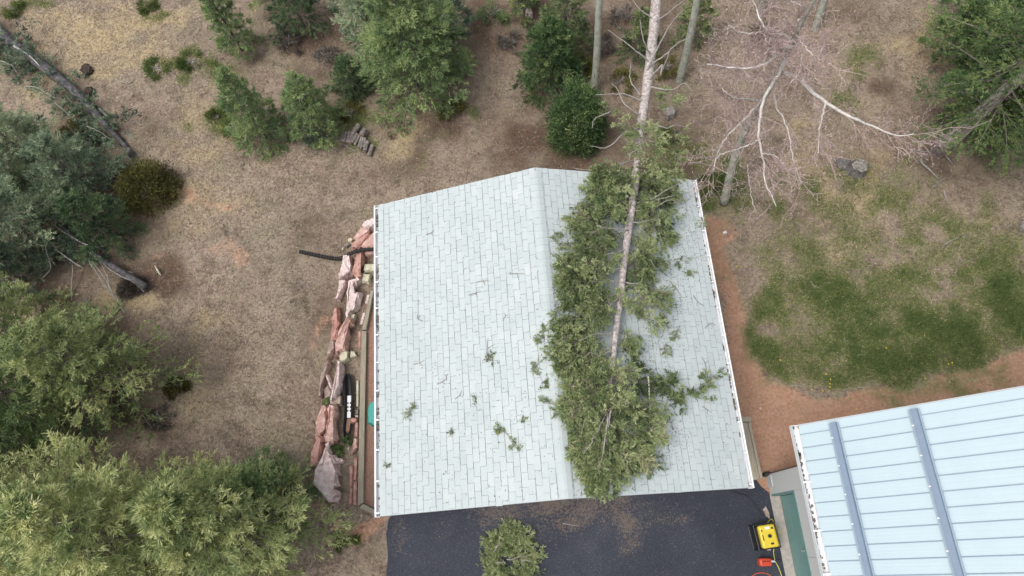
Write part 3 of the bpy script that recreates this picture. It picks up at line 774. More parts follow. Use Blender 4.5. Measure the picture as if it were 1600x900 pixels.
for k in range(28):
    yt = RY - .035 - .15 - k * PW
    if pm is None:
        g = Geo(); slab(g, EX, RXR, -PW + .012, -.002, -.008, .004)
        for q in (.25, .5, .75): slab(g, EX, RXR, -PW * q - .006, -PW * q + .006, .0045, .0065)
        V = np.vstack(g.V); pm = mesh_np('roof_panel', V - [12, -4, 0], np.vstack(g.Q), M['bluemetal'])
        g = Geo(); slab(g, EX, RXR, -.008, .006, -.004, .022); sm = mesh_np('standing_seam', np.vstack(g.V) - [12, -4, 0], np.vstack(g.Q), M['seam'])
    o = bpy.data.objects.new('roof_panel', pm); link(o, br); o.location = (0, yt, 0)
    o = bpy.data.objects.new('standing_seam', sm); link(o, br); o.location = (0, yt, 0)
g = Geo(); slab(g, EX, RXR, RY - .18, RY, -.007, .006); g.obj('rake_panel', M['bluemetal'], br)
g = Geo(); slab(g, EX, RXR, RY + .002, RY + .022, -.13, .012); g.obj('rake_trim', M['trim'], bl)
for x0 in (9.44, 10.50):
    g = Geo(); slab(g, x0 - .02, x0 + .125, -14, RY - .06, .0345, .045)
    rl = g.obj('snow_rail', M['railflange'], bl)
    g = Geo(); slab(g, x0 + .03, x0 + .105, -14, RY - .06, .046, .125); g.obj('rail_bar', M['rail'], rl)
    bmsh = None
    g = Geo()
    for yy in np.arange(RY - .35, -3, -PW * 2): slab(g, x0 - .015, x0 + .02, yy - .012, yy + .012, .046, .056)
    g.obj('rail_bolts', M['white'], rl)
# gutter of the building, with its end caps, straps and the litter in it
gx0, gx1, gz = EX - .14, EX + .02, EZ2 - .13
g = Geo().box((gx0, -14, gz), (gx1, RY, gz + .01)).box((gx0 - .012, -14, gz + .011), (gx0 + .004, RY, EZ2 - .01)).box((gx0 - .012, RY + .003, gz), (gx1, RY + .016, EZ2 - .01)).box((gx1 - .006, -14, gz + .011), (gx1 + .02, RY - .05, EZ2 - .03))
gt = g.obj('gutter', M['white'], bl)
Geo().box((gx0 - .022, -14, EZ2 - .009), (gx0 + .008, RY + .02, EZ2 + .003)).obj('gutter_lip', M['trim'], gt)
for yy in (-.02, -.95, -1.75, -2.6): Geo().box((gx0 - .014, yy - .018, EZ2 - .016), (gx1 + .02, yy + .018, EZ2 + .010)).obj('strap', M['white'], gt)
Geo().box((gx0 + .02, .50, gz + .012), (gx0 + .10, .58, gz + .035)).obj('outlet', M['dark'], gt)
g = Geo()
for k in range(380):
    yy = rng.uniform(-3.2, RY - .02); w_ = .5 + .5 * math.sin(yy * 4.1 + 1) * math.sin(yy * 1.7)
    xx = gx0 + .008 + abs(rng.normal(0, .022 + .03 * w_)); r_ = rng.uniform(.006, .014)
    if xx + r_ > gx1 - .01: continue
    g.box((xx - r_, yy - 2 * r_, gz + .012), (xx + r_, yy + 2 * r_, gz + .02 + .03 * rng.random()))
g.obj('leaf_litter', M['litter'], gt)['kind'] = 'stuff'

# ------------------------------------------------------------------ ROCKS, PAVERS AND TIMBERS LEFT OF THE GARAGE
def rock(name, px, h, mat, label, cat='rock', group=None, smoothf=True, sub=3, rough=.05, dz=0.0):
    P = np.array([at_g(x, y, h * .6)[:2] for x, y in px]); n = len(P)
    c = P.mean(0)
    if name == 'rock' and px[0][0] < 640: P = c + (P - c) * 1.07
    if np.sum(P[:, 0] * np.roll(P[:, 1], -1) - np.roll(P[:, 0], -1) * P[:, 1]) < 0: P = P[::-1]
    R = []
    for i in range(n):
        for k in range(sub):
            R.append(P[i] * (1 - k / sub) + P[(i + 1) % n] * k / sub)
    R = np.array(R); m = len(R)
    sz = math.sqrt(abs(np.sum(P[:, 0] * np.roll(P[:, 1], -1) - np.roll(P[:, 0], -1) * P[:, 1]) / 2))
    zb = float(np.min(ground_h(R[:, 0], R[:, 1]))) - .06; zg = float(ground_h(c[0], c[1])) + dz
    T = np.roll(R, -1, 0) - np.roll(R, 1, 0); T /= np.linalg.norm(T, axis=1)[:, None] + 1e-9
    Nn = np.c_[-T[:, 1], T[:, 0]]                     # inward (counter-clockwise outline)
    jit = lambda s_: rng.standard_normal((m, 2)) * s_ * sz
    thin = min(.12 * sz, .07)
    rings = [(R + jit(rough * .5), zb), (R + jit(rough), zg + h * .45), (R + Nn * thin * .45 + jit(rough * .7), zg + h * .85), (R + Nn * thin * 1.1 + jit(rough * .5), zg + h)]
    V = np.vstack([np.c_[r_, np.full(m, z_) + rng.standard_normal(m) * (h * .07 if z_ > zg else 0)] for r_, z_ in rings])
    Q = [(k * m + i, k * m + (i + 1) % m, (k + 1) * m + (i + 1) % m, (k + 1) * m + i) for k in range(3) for i in range(m)]
    bm = bmesh.new()
    vs = [bm.verts.new(v) for v in V]
    for q in Q: bm.faces.new([vs[i] for i in q])
    top = bm.faces.new(vs[3 * m:4 * m])
    bmesh.ops.triangulate(bm, faces=[top], quad_method='BEAUTY', ngon_method='EAR_CLIP')
    org = np.array([c[0], c[1], zg])
    for v in bm.verts: v.co -= Vector(org)
    me = bpy.data.meshes.new(name); bm.normal_update(); bm.to_mesh(me); bm.free(); me.materials.append(M[mat])
    o = bpy.data.objects.new(name, me); link(o); o.location = org
    return tag(o, label, cat, group)
def c3(*a): return [(480 + x / 6.92, 340 + y / 6.92) for x, y in a]
def c4(*a): return [(480 + x / 6.92, 450 + y / 6.92) for x, y in a]
def c5(*a): return [(480 + x / 6.92, 560 + y / 6.92) for x, y in a]
def c6(*a): return [(480 + x / 6., 680 + y / 6.) for x, y in a]
RG = 'rocks of the low wall left of the garage'
for args in (
    (c3((760, 10), (690, 25), (625, 55), (600, 100), (640, 145), (700, 125), (760, 100)), .38, 'rock_pale', 'pale pink rock at the top end of the rock wall, half under the gutter'),
    (c3((600, 110), (545, 180), (508, 225), (560, 255), (640, 205), (680, 160), (640, 140)), .30, 'rock_pink', 'brownish pink rock beside the topmost pale rock of the wall'),
    (c3((690, 165), (600, 215), (482, 290), (505, 345), (575, 345), (650, 260), (690, 215)), .34, 'rock_red', 'dark red wedge of rock just above the black pipe'),
    (c3((770, 120), (715, 190), (670, 240), (585, 330), (640, 350), (770, 350)), .42, 'rock_pink', 'broad salmon pink rock between the black pipe and the roof edge'),
    (c3((770, 375), (640, 380), (625, 400), (655, 425), (770, 385)), .25, 'rock_pink', 'thin salmon rock showing just below the black pipe at the gutter'),
    (c3((545, 395), (610, 385), (605, 470), (565, 560), (605, 640), (540, 670), (492, 600), (525, 520), (520, 440)), .33, 'rock_red', 'tall red rock hanging below the black pipe'),
    (c3((400, 425), (465, 418), (482, 540), (480, 600), (400, 668), (345, 640), (362, 560)), .36, 'rock_pale', 'pale grey pink pointed rock under the bend of the black pipe'),
    (c3((350, 690), (428, 685), (400, 760), (358, 830), (350, 890), (308, 885), (340, 780)), .28, 'rock_pale', 'narrow pale rock tapering downwards below the pointed rock'),
    ([(545, 440), (564, 437.5), (559, 444), (551, 450), (554, 457), (564, 459), (558, 480), (549, 486), (544, 499), (541.5, 490), (543, 460)], .34, 'rock_pale', 'whitish pink upright rock with a notch in its right side'),
    (c4((322, 210), (348, 245), (340, 330), (352, 420), (340, 480), (320, 560), (265, 560), (275, 400), (272, 330), (292, 250)), .27, 'rock_red', 'dark rust coloured rock on the outer row, left of the notched pale rock'),
    (c4((255, 560), (312, 545), (295, 650), (245, 770), (213, 765), (230, 650)), .22, 'rock_mauve', 'small brown streaked rock below the rust coloured one'),
    (c4((435, 348), (490, 350), (495, 400), (430, 425), (446, 500), (428, 580), (422, 680), (352, 690), (342, 730), (303, 722), (318, 600), (360, 440)), .40, 'rock_pink', 'big curved pink rock in the middle of the inner row'),
    (c5((195, 60), (245, 40), (235, 110), (212, 190), (172, 290), (152, 420), (133, 330), (150, 190)), .25, 'rock_mauve', 'long mauve rock curving along the outer edge of the wall'),
    (c5((200, 195), (232, 185), (292, 345), (278, 370), (240, 290)), .24, 'rock_pale', 'thin pale sliver of rock slanting between the two rows'),
    (c5((175, 335), (230, 300), (272, 395), (195, 445)), .12, 'rock_mauve', 'flat purple brown slab inside the fork of thin rocks'),
    (c5((330, 50), (376, 58), (386, 170), (370, 290), (330, 395), (262, 472), (282, 400), (312, 250)), .40, 'rock_pale', 'long pale pink rock left of the dark end of the trough'),
    (c5((298, 412), (376, 408), (372, 500), (253, 507)), .24, 'rock_mauve', 'flat four sided brown slab left of the trough'),
    ([(515, 634), (525, 634), (526.5, 647), (523, 661), (525.5, 683), (524, 690), (517, 694), (508, 690), (507, 680), (512, 661)], .40, 'rock_pink', 'large salmon rock left of the lower end of the trough'),
    ([(503, 634), (511, 636), (512, 646), (509.5, 669), (501, 680), (493.5, 686), (494, 660), (499, 647)], .32, 'rock_pink', 'long salmon rock of the outer row above the green spruce tips'),
    ([(497, 681), (506, 685), (506, 693), (502, 722), (496.5, 728), (486, 730), (485, 713), (490, 692)], .34, 'rock_red', 'rough red rock ending the outer row near the spruce'),
    (c6((185, 85), (215, 98), (222, 190), (272, 222), (270, 270), (305, 360), (262, 380), (292, 470), (258, 470), (284, 550), (268, 612), (190, 612), (130, 530), (60, 460), (75, 330), (140, 265)), .42, 'rock_pale', 'biggest palest slab of the wall with a jagged right edge'),
    (c6((272, 228), (320, 215), (348, 235), (325, 265), (288, 268)), .16, 'rock_pale', 'small whitish stone right of the biggest pale slab'),
    ([(521, 820), (526, 813), (535, 811), (534, 822), (528, 830)], .18, 'rock_red', 'separate red angular rock on bare soil below the wall'),
    (c6((200, 668), (240, 660), (238, 710), (205, 715)), .15, 'rock_grey', 'small grey stone under the end of the biggest pale slab'),
    (c6((250, 640), (302, 628), (285, 690), (255, 740)), .16, 'rock_mauve', 'brown grey splinter of stone below the biggest pale slab'),
    (c6((210, 830), (228, 820), (222, 855), (208, 850)), .10, 'rock_cream', 'tiny tan stone left of the separate red rock'),
    (c6((215, 870), (248, 862), (252, 900), (222, 900)), .14, 'rock_pink', 'small pink stone below left of the separate red rock'),
):
    rock('rock', *args[:3], label=args[3], group=RG)
for args in (
    (c3((625, 508), (770, 500), (770, 580), (613, 590)), .18, 'rock_cream', 'upper cream coloured block beside the gutter'),
    (c3((607, 610), (692, 620), (672, 712), (588, 697)), .20, 'rock_cream', 'lower cream coloured block below the other one at the gutter'),
    (c4((350, 692), (452, 680), (450, 770), (372, 825), (352, 780)), .24, 'rock_cream', 'squarish cream rock at the foot of the big curved pink rock'),
    (c4((470, 682), (512, 682), (540, 735), (468, 765)), .16, 'rock_cream', 'small tan triangular rock right of the squarish cream rock'),
    (c4((472, 288), (527, 288), (512, 345), (455, 340)), .18, 'rock_cream', 'small greenish cream block above the big curved pink rock'),
    (c3((440, 235), (475, 220), (500, 240), (480, 272), (445, 262)), .14, 'rock_cream', 'round tan stone at the upper left of the rock wall'),
    (c3((400, 295), (440, 280), (465, 295), (430, 322), (400, 315)), .10, 'rock_grey', 'round grey stone above the bend of the black pipe'),
    (c3((375, 330), (392, 322), (398, 345), (380, 358)), .07, 'rock_cream', 'tiny yellowish stone above the bend of the black pipe'),
    (c5((490, 640), (550, 655), (540, 690), (475, 705), (475, 670)), .2, 'rock_red', 'small red rock lying against the timber edging by the trough'),
    (c5((520, 560), (560, 548), (556, 610), (525, 612)), .15, 'rock_grey', 'dark grey rock lying against the timber edging by the trough'),
    (c5((520, 620), (555, 612), (552, 645), (528, 640)), .20, 'rock_pale', 'small white rock between two rocks at the timber edging'),
    (c6((438, 30), (475, 28), (474, 120), (445, 145), (418, 180), (425, 110)), .18, 'rock_pink', 'thick pink rock in the row of flat pavers by the timber'),
    (c6((380, 118), (398, 115), (395, 135), (382, 138)), .06, 'rock_cream', 'tiny pale pebble between the green plant and the pavers'),
    (c6((497, 765), (512, 735), (520, 742), (508, 770)), .06, 'rock_pale', 'small white stone on the soil below the short timber'),
):
    rock('stone', *args[:3], label=args[3], group='loose stones beside the rock wall')
for px, lab in ((c6((443, 205), (475, 205), (463, 425), (430, 420)), 'long red paver lying against the timber, upper of two overlapping'),
                (c6((395, 290), (432, 290), (424, 482), (395, 480)), 'red paver lying outermost, a step away from the timber'),
                (c6((435, 435), (470, 432), (466, 656), (425, 650)), 'red paver lying lowest against the long timber'),
                (c6((404, 490), (428, 495), (418, 645), (385, 640)), 'brown worn paver left of the lowest one'),
                (c5((532, 240), (560, 240), (556, 520), (530, 520)), 'long tan paver beside the upper half of the long timber'),
                (c5((515, 692), (556, 690), (550, 850), (510, 858)), 'red paver beside the timber, below the small white rock'),
                (c4((648, 75), (682, 75), (655, 172), (623, 168)), 'upper pale paver beside the tilted timber'),
                (c4((602, 270), (634, 270), (600, 396), (568, 390)), 'second pale paver beside the tilted timber'),
                (c4((550, 465), (585, 465), (581, 652), (548, 645)), 'pinkish paver beside the top end of the long timber')):
    pale = 'pale' in lab or 'tan' in lab
    o = rock('paver', px, .07, 'rock_cream' if 'tan' in lab else ('rock_pale' if 'pale' in lab else 'rock_red'), lab, 'paver', 'pavers along the timber edging', sub=2, rough=.012)
def beam(name, px, z0, z1, mat, label, cat, group=None, parent=None):
    P = [at(x, y, z1) for x, y in px]
    c = np.mean(P, 0); c[2] = 0
    d = np.array(P[2][:2]) - np.array(P[1][:2]); a = math.atan2(d[1], d[0]) - math.pi / 2
    ca, sa = math.cos(-a), math.sin(-a)
    L = [((p[0] - c[0]) * ca - (p[1] - c[1]) * sa, (p[0] - c[0]) * sa + (p[1] - c[1]) * ca) for p in P]
    g = Geo().hexa([(x, y, z0) for x, y in L], [(x, y, z1) for x, y in L])
    V = np.vstack(g.V); me = mesh_np(name, V, np.vstack(g.Q), M[mat])
    o = bpy.data.objects.new(name, me); link(o, parent)
    bm = bmesh.new(); bm.from_mesh(me); bmesh.ops.recalc_face_normals(bm, faces=bm.faces[:]); bm.to_mesh(me); bm.free()
    off = c if parent is None else c - np.array(parent.location)
    o.location = off; o.rotation_euler = (0, 0, a); bevel_obj(o, .008)
    if label: tag(o, label, cat, group)
    return o
TG = 'timbers edging the gravel bed'
beam('landscape_timber', c4((690, 25), (717, 30), (637, 452), (590, 448)), .0, .17, 'timber', 'short weathered timber tilted beside the gutter, upper one of the edging', 'timber', TG)
beam('landscape_timber', [(564.7, 517.2), (572.4, 517.4), (567.5, 785.5), (558.6, 790.2)], .0, .15, 'timber', 'very long straight weathered timber edging the red gravel', 'timber', TG)
beam('landscape_timber', c6((486, 682), (524, 641), (640, 703), (636, 748)), .0, .14, 'timber', 'short timber closing the bottom of the gravel bed at an angle', 'timber', TG)
# landing of two planks right of the garage
ld = thing('timber_landing', at(1180, 700, 0), 'pair of pale planks lying beside the right wall of the garage', 'landing')
beam('plank', [(1159, 660), (1168, 660), (1187, 748), (1170, 752)], .02, .16, 'plank', None, None, None, ld)
beam('plank', [(1169, 660), (1173.5, 660), (1192, 747.5), (1188, 748)], .02, .20, 'plank', None, None, None, ld)
beam('cross_plank', [(1157, 651), (1173, 651), (1173.5, 659), (1158, 659)], .02, .18, 'plank', None, None, None, ld)

# ------------------------------------------------------------------ SMALL THINGS
# corrugated drain pipe
pp = [at_g(468, 393, .06), at_g(500, 400, .06), at_g(522, 404, .07), at_g(534, 403, .16), at_g(548, 396, .36), at_g(566, 390.5, .46), at_g(585, 389.5, .47), at_g(600, 389, .47)]
pp = smooth_path(pp, 150); rr = .052 + .007 * np.sign(np.sin(np.arange(150) * 1.6))
g = Geo().tube(pp, rr, 10, False); o = g.obj('drain_pipe', M['black'], None, False, pp[0])
tag(o, 'black corrugated drain pipe snaking over the rocks from under the roof', 'pipe')
# trough: long narrow shell with a white pierced plate in it
a, b = at(545, 584, .12), at(541.5, 683, .12)
tr = thing('trough', ((a + b) / 2 * [1, 1, 0]), 'long narrow black trough half full of soil beside the pink rocks', 'trough')
n = 26; ts = np.linspace(0, 1, n); V = []
ax = (b - a); Ln = np.linalg.norm(ax); ax /= Ln; sd_ = np.array([-ax[1], ax[0], 0])
half = .105 * np.clip(np.sin(np.pi * np.clip(ts, .02, .98)) * 3.2, 0, 1) ** .6 * (1 - .18 * ts)
for t_, w_ in zip(ts, half):
    c = a + ax * t_ * Ln + sd_ * (.05 * math.sin(t_ * 3.0) - .02)
    for q in np.linspace(-1, 1, 9):
        V.append(c + sd_ * w_ * q + np.array([0, 0, .16 - .15 * (1 - q * q) ** .5 * min(1, w_ / .09)]) - [0, 0, .10])
Q = [(i * 9 + j, i * 9 + j + 1, (i + 1) * 9 + j + 1, (i + 1) * 9 + j) for i in range(n - 1) for j in range(8)]
sh = obj_np('shell', np.array(V), np.array(Q), M['black'], tr, True)
md = sh.modifiers.new('solid', 'SOLIDIFY'); md.thickness = .012; md.offset = 1
def on_tr(t_, q, z): return a + ax * t_ * Ln + sd_ * (.05 * math.sin(t_ * 3.0) - .02 + q) + np.array([0, 0, z - .12])
g = Geo(); P4 = [on_tr(.35, -.05, .09), on_tr(.35, .05, .09), on_tr(.70, .055, .09), on_tr(.70, -.035, .09)]
g.hexa([p - [0, 0, .02] for p in P4], P4); g.obj('plate', M['white'], tr)
for t_ in (.47, .53, .59):
    for q in (-.025, .04):
        c = on_tr(t_, q - .004, .093); Geo().box(c - [.016, .024, .002], c + [.016, .024, .006]).obj('dark_square', M['dark'], tr)
g = Geo(); P4 = [on_tr(.71, -.07, .055), on_tr(.71, .07, .055), on_tr(.97, .035, .06), on_tr(.97, -.04, .06)]
g.hexa([p - [0, 0, .04] for p in P4], P4); g.obj('soil', M['gravel'], tr)
# teal lid under the gutter
o = rock('plastic_lid', c5((700, 465), (780, 455), (780, 735), (690, 728), (660, 710), (655, 650), (660, 520)), .32, 'teal', 'teal plastic tub with a rounded lid under the left gutter', 'tub', sub=2, rough=.004)
bevel_obj(o, .012)
# generator
gc = at(1190, 838, .0); ang = math.radians(4)
gn = thing('generator', gc, 'yellow portable generator in a black frame on the driveway edge', 'generator')
def rot(V, o_, a_): c, s_ = math.cos(a_), math.sin(a_); V = np.asarray(V, float); return np.c_[o_[0] + V[:, 0] * c - V[:, 1] * s_, o_[1] + V[:, 0] * s_ + V[:, 1] * c, o_[2] + V[:, 2]]
def gobj(geo, name, mat, parent, bev=0, o_=None, a_=0):
    geo.V = [v * .92 for v in geo.V]
    geo.V = [rot(v, o_, a_) for v in geo.V]; ob = geo.obj(name, mat, parent)
    if bev: bevel_obj(ob, bev, 3)
    return ob
G_ = lambda: Geo()
tank = gobj(G_().box((-.20, -.28, .36), (.23, .28, .56)), 'fuel_tank', M['yellow'], gn, .05, gc, ang)
gobj(G_().tube([(.03, .0, .55), (.03, 0, .595)], .045, 14), 'fuel_cap', M['dark'], tank, 0, gc, ang)
gobj(G_().box((-.15, -.10, .5605), (-.125, .05, .563)).box((-.15, .12, .5605), (-.12, .17, .563)).box((.02, -.21, .5605), (.10, -.16, .563)).box((.12, .16, .5605), (.17, .21, .563)), 'dark_label', M['dark'], tank, 0, gc, ang)
gobj(G_().box((-.04, .17, .5605), (.08, .23, .563)), 'white_label', M['white'], tank, 0, gc, ang)
g = G_()
for sx in (-.29, .27):
    g.tube([(sx, -.30, .02), (sx, -.30, .48), (sx, .30, .48), (sx, .30, .02)], .016, 8)
    g.tube([(sx, -.30, .03), (sx, .30, .03)], .016, 8)
for sy in (-.30, .30):
    for z_ in (.03, .48): g.tube([(-.29, sy, z_), (.27, sy, z_)], .016, 8)
gobj(g, 'frame', M['dark'], gn, 0, gc, ang)
gobj(G_().box((-.26, -.22, .06), (.10, .24, .34)), 'engine', M['dark'], gn, .02, gc, ang)
gobj(G_().box((.11, -.20, .08), (.24, .20, .33)), 'alternator', M['trim'], gn, .02, gc, ang)
gobj(G_().box((-.275, -.27, .10), (-.262, .27, .42)), 'control_panel', M['black'], gn, 0, gc, ang)
gobj(G_().tube([(.24, -.2, .2), (.34, -.25, .2), (.38, -.2, .2)], .03, 8), 'muffler', M['trim'], gn, 0, gc, ang)
# red fuel can
cc = at(1194, 878, 0)
fc = thing('fuel_can', cc, 'red plastic fuel can below the yellow generator', 'fuel can')
body = gobj(G_().box((-.19, -.10, .005), (.13, .10, .25)), 'body', M['redp'], fc, .045, cc, -.05)
gobj(G_().tube([(-.12, 0, .24), (-.11, 0, .31), (.05, 0, .31), (.06, 0, .24)], .018, 8), 'handle', M['redp'], fc, 0, cc, -.05)
gobj(G_().tube([(.12, .02, .22), (.17, .02, .27), (.19, .02, .28)], .03, 10), 'cap', M['trim'], fc, 0, cc, -.05)
gobj(G_().tube([(.17, .03, .27), (.25, .045, .28), (.33, .06, .27)], .012, 8), 'spout', M['dark'], fc, 0, cc, -.05)
# cords
P = [at(1199, 817, .3), at(1204, 812, .12), at(1208, 815, .02), at(1207, 822, .02), at(1201, 823, .04), at(1200, 816, .06), at(1206, 811, .05), at(1211, 820, .025), at(1220, 834, .03)]
P2 = smooth_path(P, 60); tag(Geo().tube(P2, .009, 6).obj('extension_cord', M['cordy'], None, True, P2[0]), 'yellow extension cord coiled at the corner of the generator and run to the green door', 'cord', 'cords by the generator')
P = [at(1205, 815, .03), at(1208, 835, .02), at(1209, 852, .02), at(1209, 866, .02), at(1212, 878, .02), at(1217, 888, .02), at(1222, 902, .02), at(1226, 915, .02)]
P2 = smooth_path(P, 60); tag(Geo().tube(P2, .010, 6).obj('extension_cord', M['cordy'], None, True, P2[0]), 'yellow extension cord running down the driveway edge past the fuel can', 'cord', 'cords by the generator')
P = [at(1190 + 17 * math.cos(t_), 906 - 11 * math.sin(t_), .02) for t_ in np.linspace(0, 5.9, 18)]
P2 = smooth_path(P, 60); tag(Geo().tube(P2, .012, 6).obj('hose_loop', M['orange'], None, True, P2[0]), 'red orange cord loop at the bottom edge by the fuel can', 'cord')
P = [at(x, y, .02) for x, y in ((1137, 762), (1150, 770), (1165, 774), (1176, 784), (1186, 797), (1193, 806))]
P2 = smooth_path(P, 40); tag(Geo().tube(P2, .011, 6).obj('black_cable', M['black'], None, True, P2[0]), 'black cable lying on the asphalt from the garage corner', 'cord')
for px, m_, lab in (([(1196, 790), (1202, 800), (1203, 812), (1197, 806), (1192, 796)], 'rock_mauve', 'heap of brown gravelly soil at the driveway edge by the building'),
                    ([(1203, 848), (1212, 850), (1210, 856), (1204, 853)], 'rock_cream', 'tan stone at the lower right corner of the generator'),
                    ([(1198, 856), (1205, 856), (1204, 860), (1199, 860)], 'rock_pale', 'pale flat stone below the generator')):
    rock('stone', px, .06, m_, lab, 'stone', 'stones at the driveway edge')
o = rock('downspout_elbow', [(1193, 738), (1201, 736), (1206, 739), (1200, 745), (1193, 744)], .16, 'dark', 'black elbow pipe on the ground at the corner of the grey building', 'pipe', sub=2, rough=.02)

# stumps and dark lumps
def stump(px, py, r, h, label, lean=(0, 0), mat='stump', cat='stump', burnt=False):
    b_ = at_g(px, py); t = thing('stump', b_, label, cat, 'stumps in the yard')
    n = 20; th = np.linspace(0, 2 * np.pi, n, endpoint=False); rad = r * (1 + .12 * np.sin(3 * th + px) + .08 * rng.standard_normal(n))
    rings = []
    for s_, z_ in ((1.45, -.06), (1.2, h * .25), (1.02, h * .6), (.97, h)):
        rings.append(np.c_[b_[0] + np.cos(th) * rad * s_ + lean[0] * z_, b_[1] + np.sin(th) * rad * s_ + lean[1] * z_, np.full(n, b_[2] + z_) + rng.standard_normal(n) * .02 * h])
    V = np.vstack(rings); Q = [(k * n + i, k * n + (i + 1) % n, (k + 1) * n + (i + 1) % n, (k + 1) * n + i) for k in range(3) for i in range(n)]
    obj_np('bark', V, np.array(Q), M['earth' if burnt else 'bark_grey'], t, True)
    c = rings[-1].mean(0); inner = c + (rings[-1] - c) * .55 + [0, 0, .012]
    V = np.vstack([rings[-1] + [0, 0, .001], inner, c + [0, 0, .0]]); Q = [(i, (i + 1) % n, n + (i + 1) % n, n + i) for i in range(n)]
    T = [(n + i, n + (i + 1) % n, 2 * n) for i in range(n)]
    obj_np('cut_face', V, [np.array(Q), np.array(T)], M[mat], t, False)
    return t
stump(1337, 266, .22, .28, 'weathered grey stump with a dark rim on the lawn under the bare branch')
rock('bark_slab', [(1306, 249), (1318, 248), (1330, 252), (1322, 263), (1314, 265), (1308, 257)], .12, 'bark_grey', 'slab of split bark leaning on the lawn stump', 'bark', sub=3)
stump(207, 243, .09, .3, 'small dark grey stump beside the brown round bush')
stump(43, 247, .12, .5, 'pale sawn stump standing among the bluish green foliage', mat='log_end')
rock('rock', [(1036, 168), (1050, 166), (1056, 172), (1054, 182), (1044, 186), (1038, 180)], .22, 'rock_grey', 'dark grey boulder right of the fallen trunk above the garage')
rock('rock', [(822, 14), (830, 15), (833, 24), (826, 28), (820, 22)], .2, 'rock_pale', 'small pale boulder among the bushes at the top')
rock('rock', [(1594, 347), (1606, 343), (1606, 360), (1597, 360)], .2, 'rock_grey', 'grey boulder at the right edge of the lawn')
for px, py, r, lab in ((135, 109, 8, 'dark brown dead clump in the straw above the grey log'), (140, 142, 6, 'smaller dark dead clump nearest the end of the grey log')):
    rock('dead_clump', [(px + r * math.cos(t_) * 1.1, py + r * math.sin(t_)) for t_ in np.linspace(0, 5.6, 9)], .12, 'earth', lab, 'dead plant', 'dark clumps in the straw', rough=.12)
# rolls / logs stacked in the grass
def cl(*a): return [(515 + x / 11.25, 180 + y / 11.25) for x, y in a]
logs = [((470, 185, 530, 260), 0, 0), ]
LG = 'grey logs in the pile'
def log(p0, p1, r, z, label, flat=1.0):
    a_, b_ = at_g(*p0, z), at_g(*p1, z); c = (a_ + b_) / 2
    t = thing('log', c - [0, 0, r], label, 'log', LG)
    P = np.linspace(a_, b_, 7); P[:, 2] += .01 * rng.standard_normal(7)
    g = Geo().tube(P, r, 9, False, .07); g.obj('bark', M['log'], t, True)
    ax_ = (b_ - a_) / np.linalg.norm(b_ - a_)
    Geo().tube([a_ - ax_ * .004, a_ + ax_ * .012], r * .93, 10).obj('cut_end', M['log_end'], t)
    Geo().tube([b_ - ax_ * .012, b_ + ax_ * .004], r * .93, 10).obj('cut_end', M['log_end'], t)
for p0, p1, r, z, lab in (
    ((510, 185), (430, 290), .085, .22, 'fat log lying topmost of the pile at its upper end'),
    ((620, 250), (560, 350), .085, .22, 'second fat log right of the topmost log'),
    ((240, 310), (205, 450), .06, .10, 'leftmost grey log of the pile'),
    ((295, 300), (245, 470), .055, .12, 'grey log second from the left end of the pile'),
    ((350, 300), (310, 480), .055, .13, 'grey log third from the left end of the pile'),
    ((425, 290), (350, 490), .07, .16, 'thick grey log just left of the thin split ones'),
    ((485, 330), (400, 480), .05, .17, 'first thin split log, touching the thick one'),
    ((525, 350), (445, 520), .04, .17, 'second thin split log in the middle of the pile'),
    ((560, 385), (500, 590), .042, .16, 'third thin split log in the middle of the pile'),
    ((592, 395), (545, 590), .036, .16, 'fourth thin split log in the middle of the pile'),
    ((628, 405), (595, 560), .036, .15, 'fifth and shortest thin split log of the pile'),
    ((670, 460), (610, 650), .066, .12, 'thick grey log second from the right end of the pile'),
    ((755, 530), (690, 710), .068, .09, 'rightmost thick grey log, a little apart from the pile'),
    ((250, 510), (330, 555), .022, .03, 'thin bleached stick poking out at the left foot of the pile'),
    ((360, 580), (460, 640), .026, .03, 'thin bleached stick poking out under the middle of the pile')):
    log(cl(p0)[0], cl(p1)[0], r, z, lab)

# ------------------------------------------------------------------ STANDING CONIFERS
SG = 'conifers around the clearing'
def con(name, px, py, h, R, label, mat, **k): return conifer(name, at_g(px, py), h, R, label, M[mat], group=SG, **k)
# lower left: three tall bright spruces close to the camera
con('spruce_tree', 428, 850, 5.4, 1.75, 'bright yellow green spruce at the bottom left, nearest the rock wall', 'spruce_bright', nb=230, tufts=62, k=5, lw=(0.105, 0.0204), tint=.62, lean=(-.2, .7), gaps=.5, power=.65, droop=.1, low_el=.05)
con('spruce_tree', 318, 872, 6.6, 2.1, 'largest bright yellow green spruce, middle one of the bottom left clump', 'spruce_bright', nb=240, tufts=60, k=5, lw=(0.110, 0.0211), tint=.68, lean=(0, .8), gaps=.5, power=.65, droop=.1, low_el=.05)
con('spruce_tree', 205, 850, 6.4, 2.1, 'bright yellow green spruce at the left end of the bottom clump', 'spruce_bright', nb=240, tufts=58, k=5, lw=(0.110, 0.0211), tint=.70, lean=(-.3, .6), gaps=.5, power=.65, droop=.1, low_el=.05)
con('spruce_tree', 432, 782, 3.4, 1.1, 'shorter darker spruce tucked between the bright clump and the clearing', 'spruce', nb=150, tufts=40, k=5, lw=(0.100, 0.0190), tint=.62, gaps=.4, power=.7)
con('spruce_tree', 60, 820, 5.2, 1.9, 'bright spruce cut by the left picture edge behind the bottom clump', 'spruce_bright', nb=190, tufts=50, k=5, lw=(0.110, 0.0204), tint=.6, gaps=.5, power=.65)
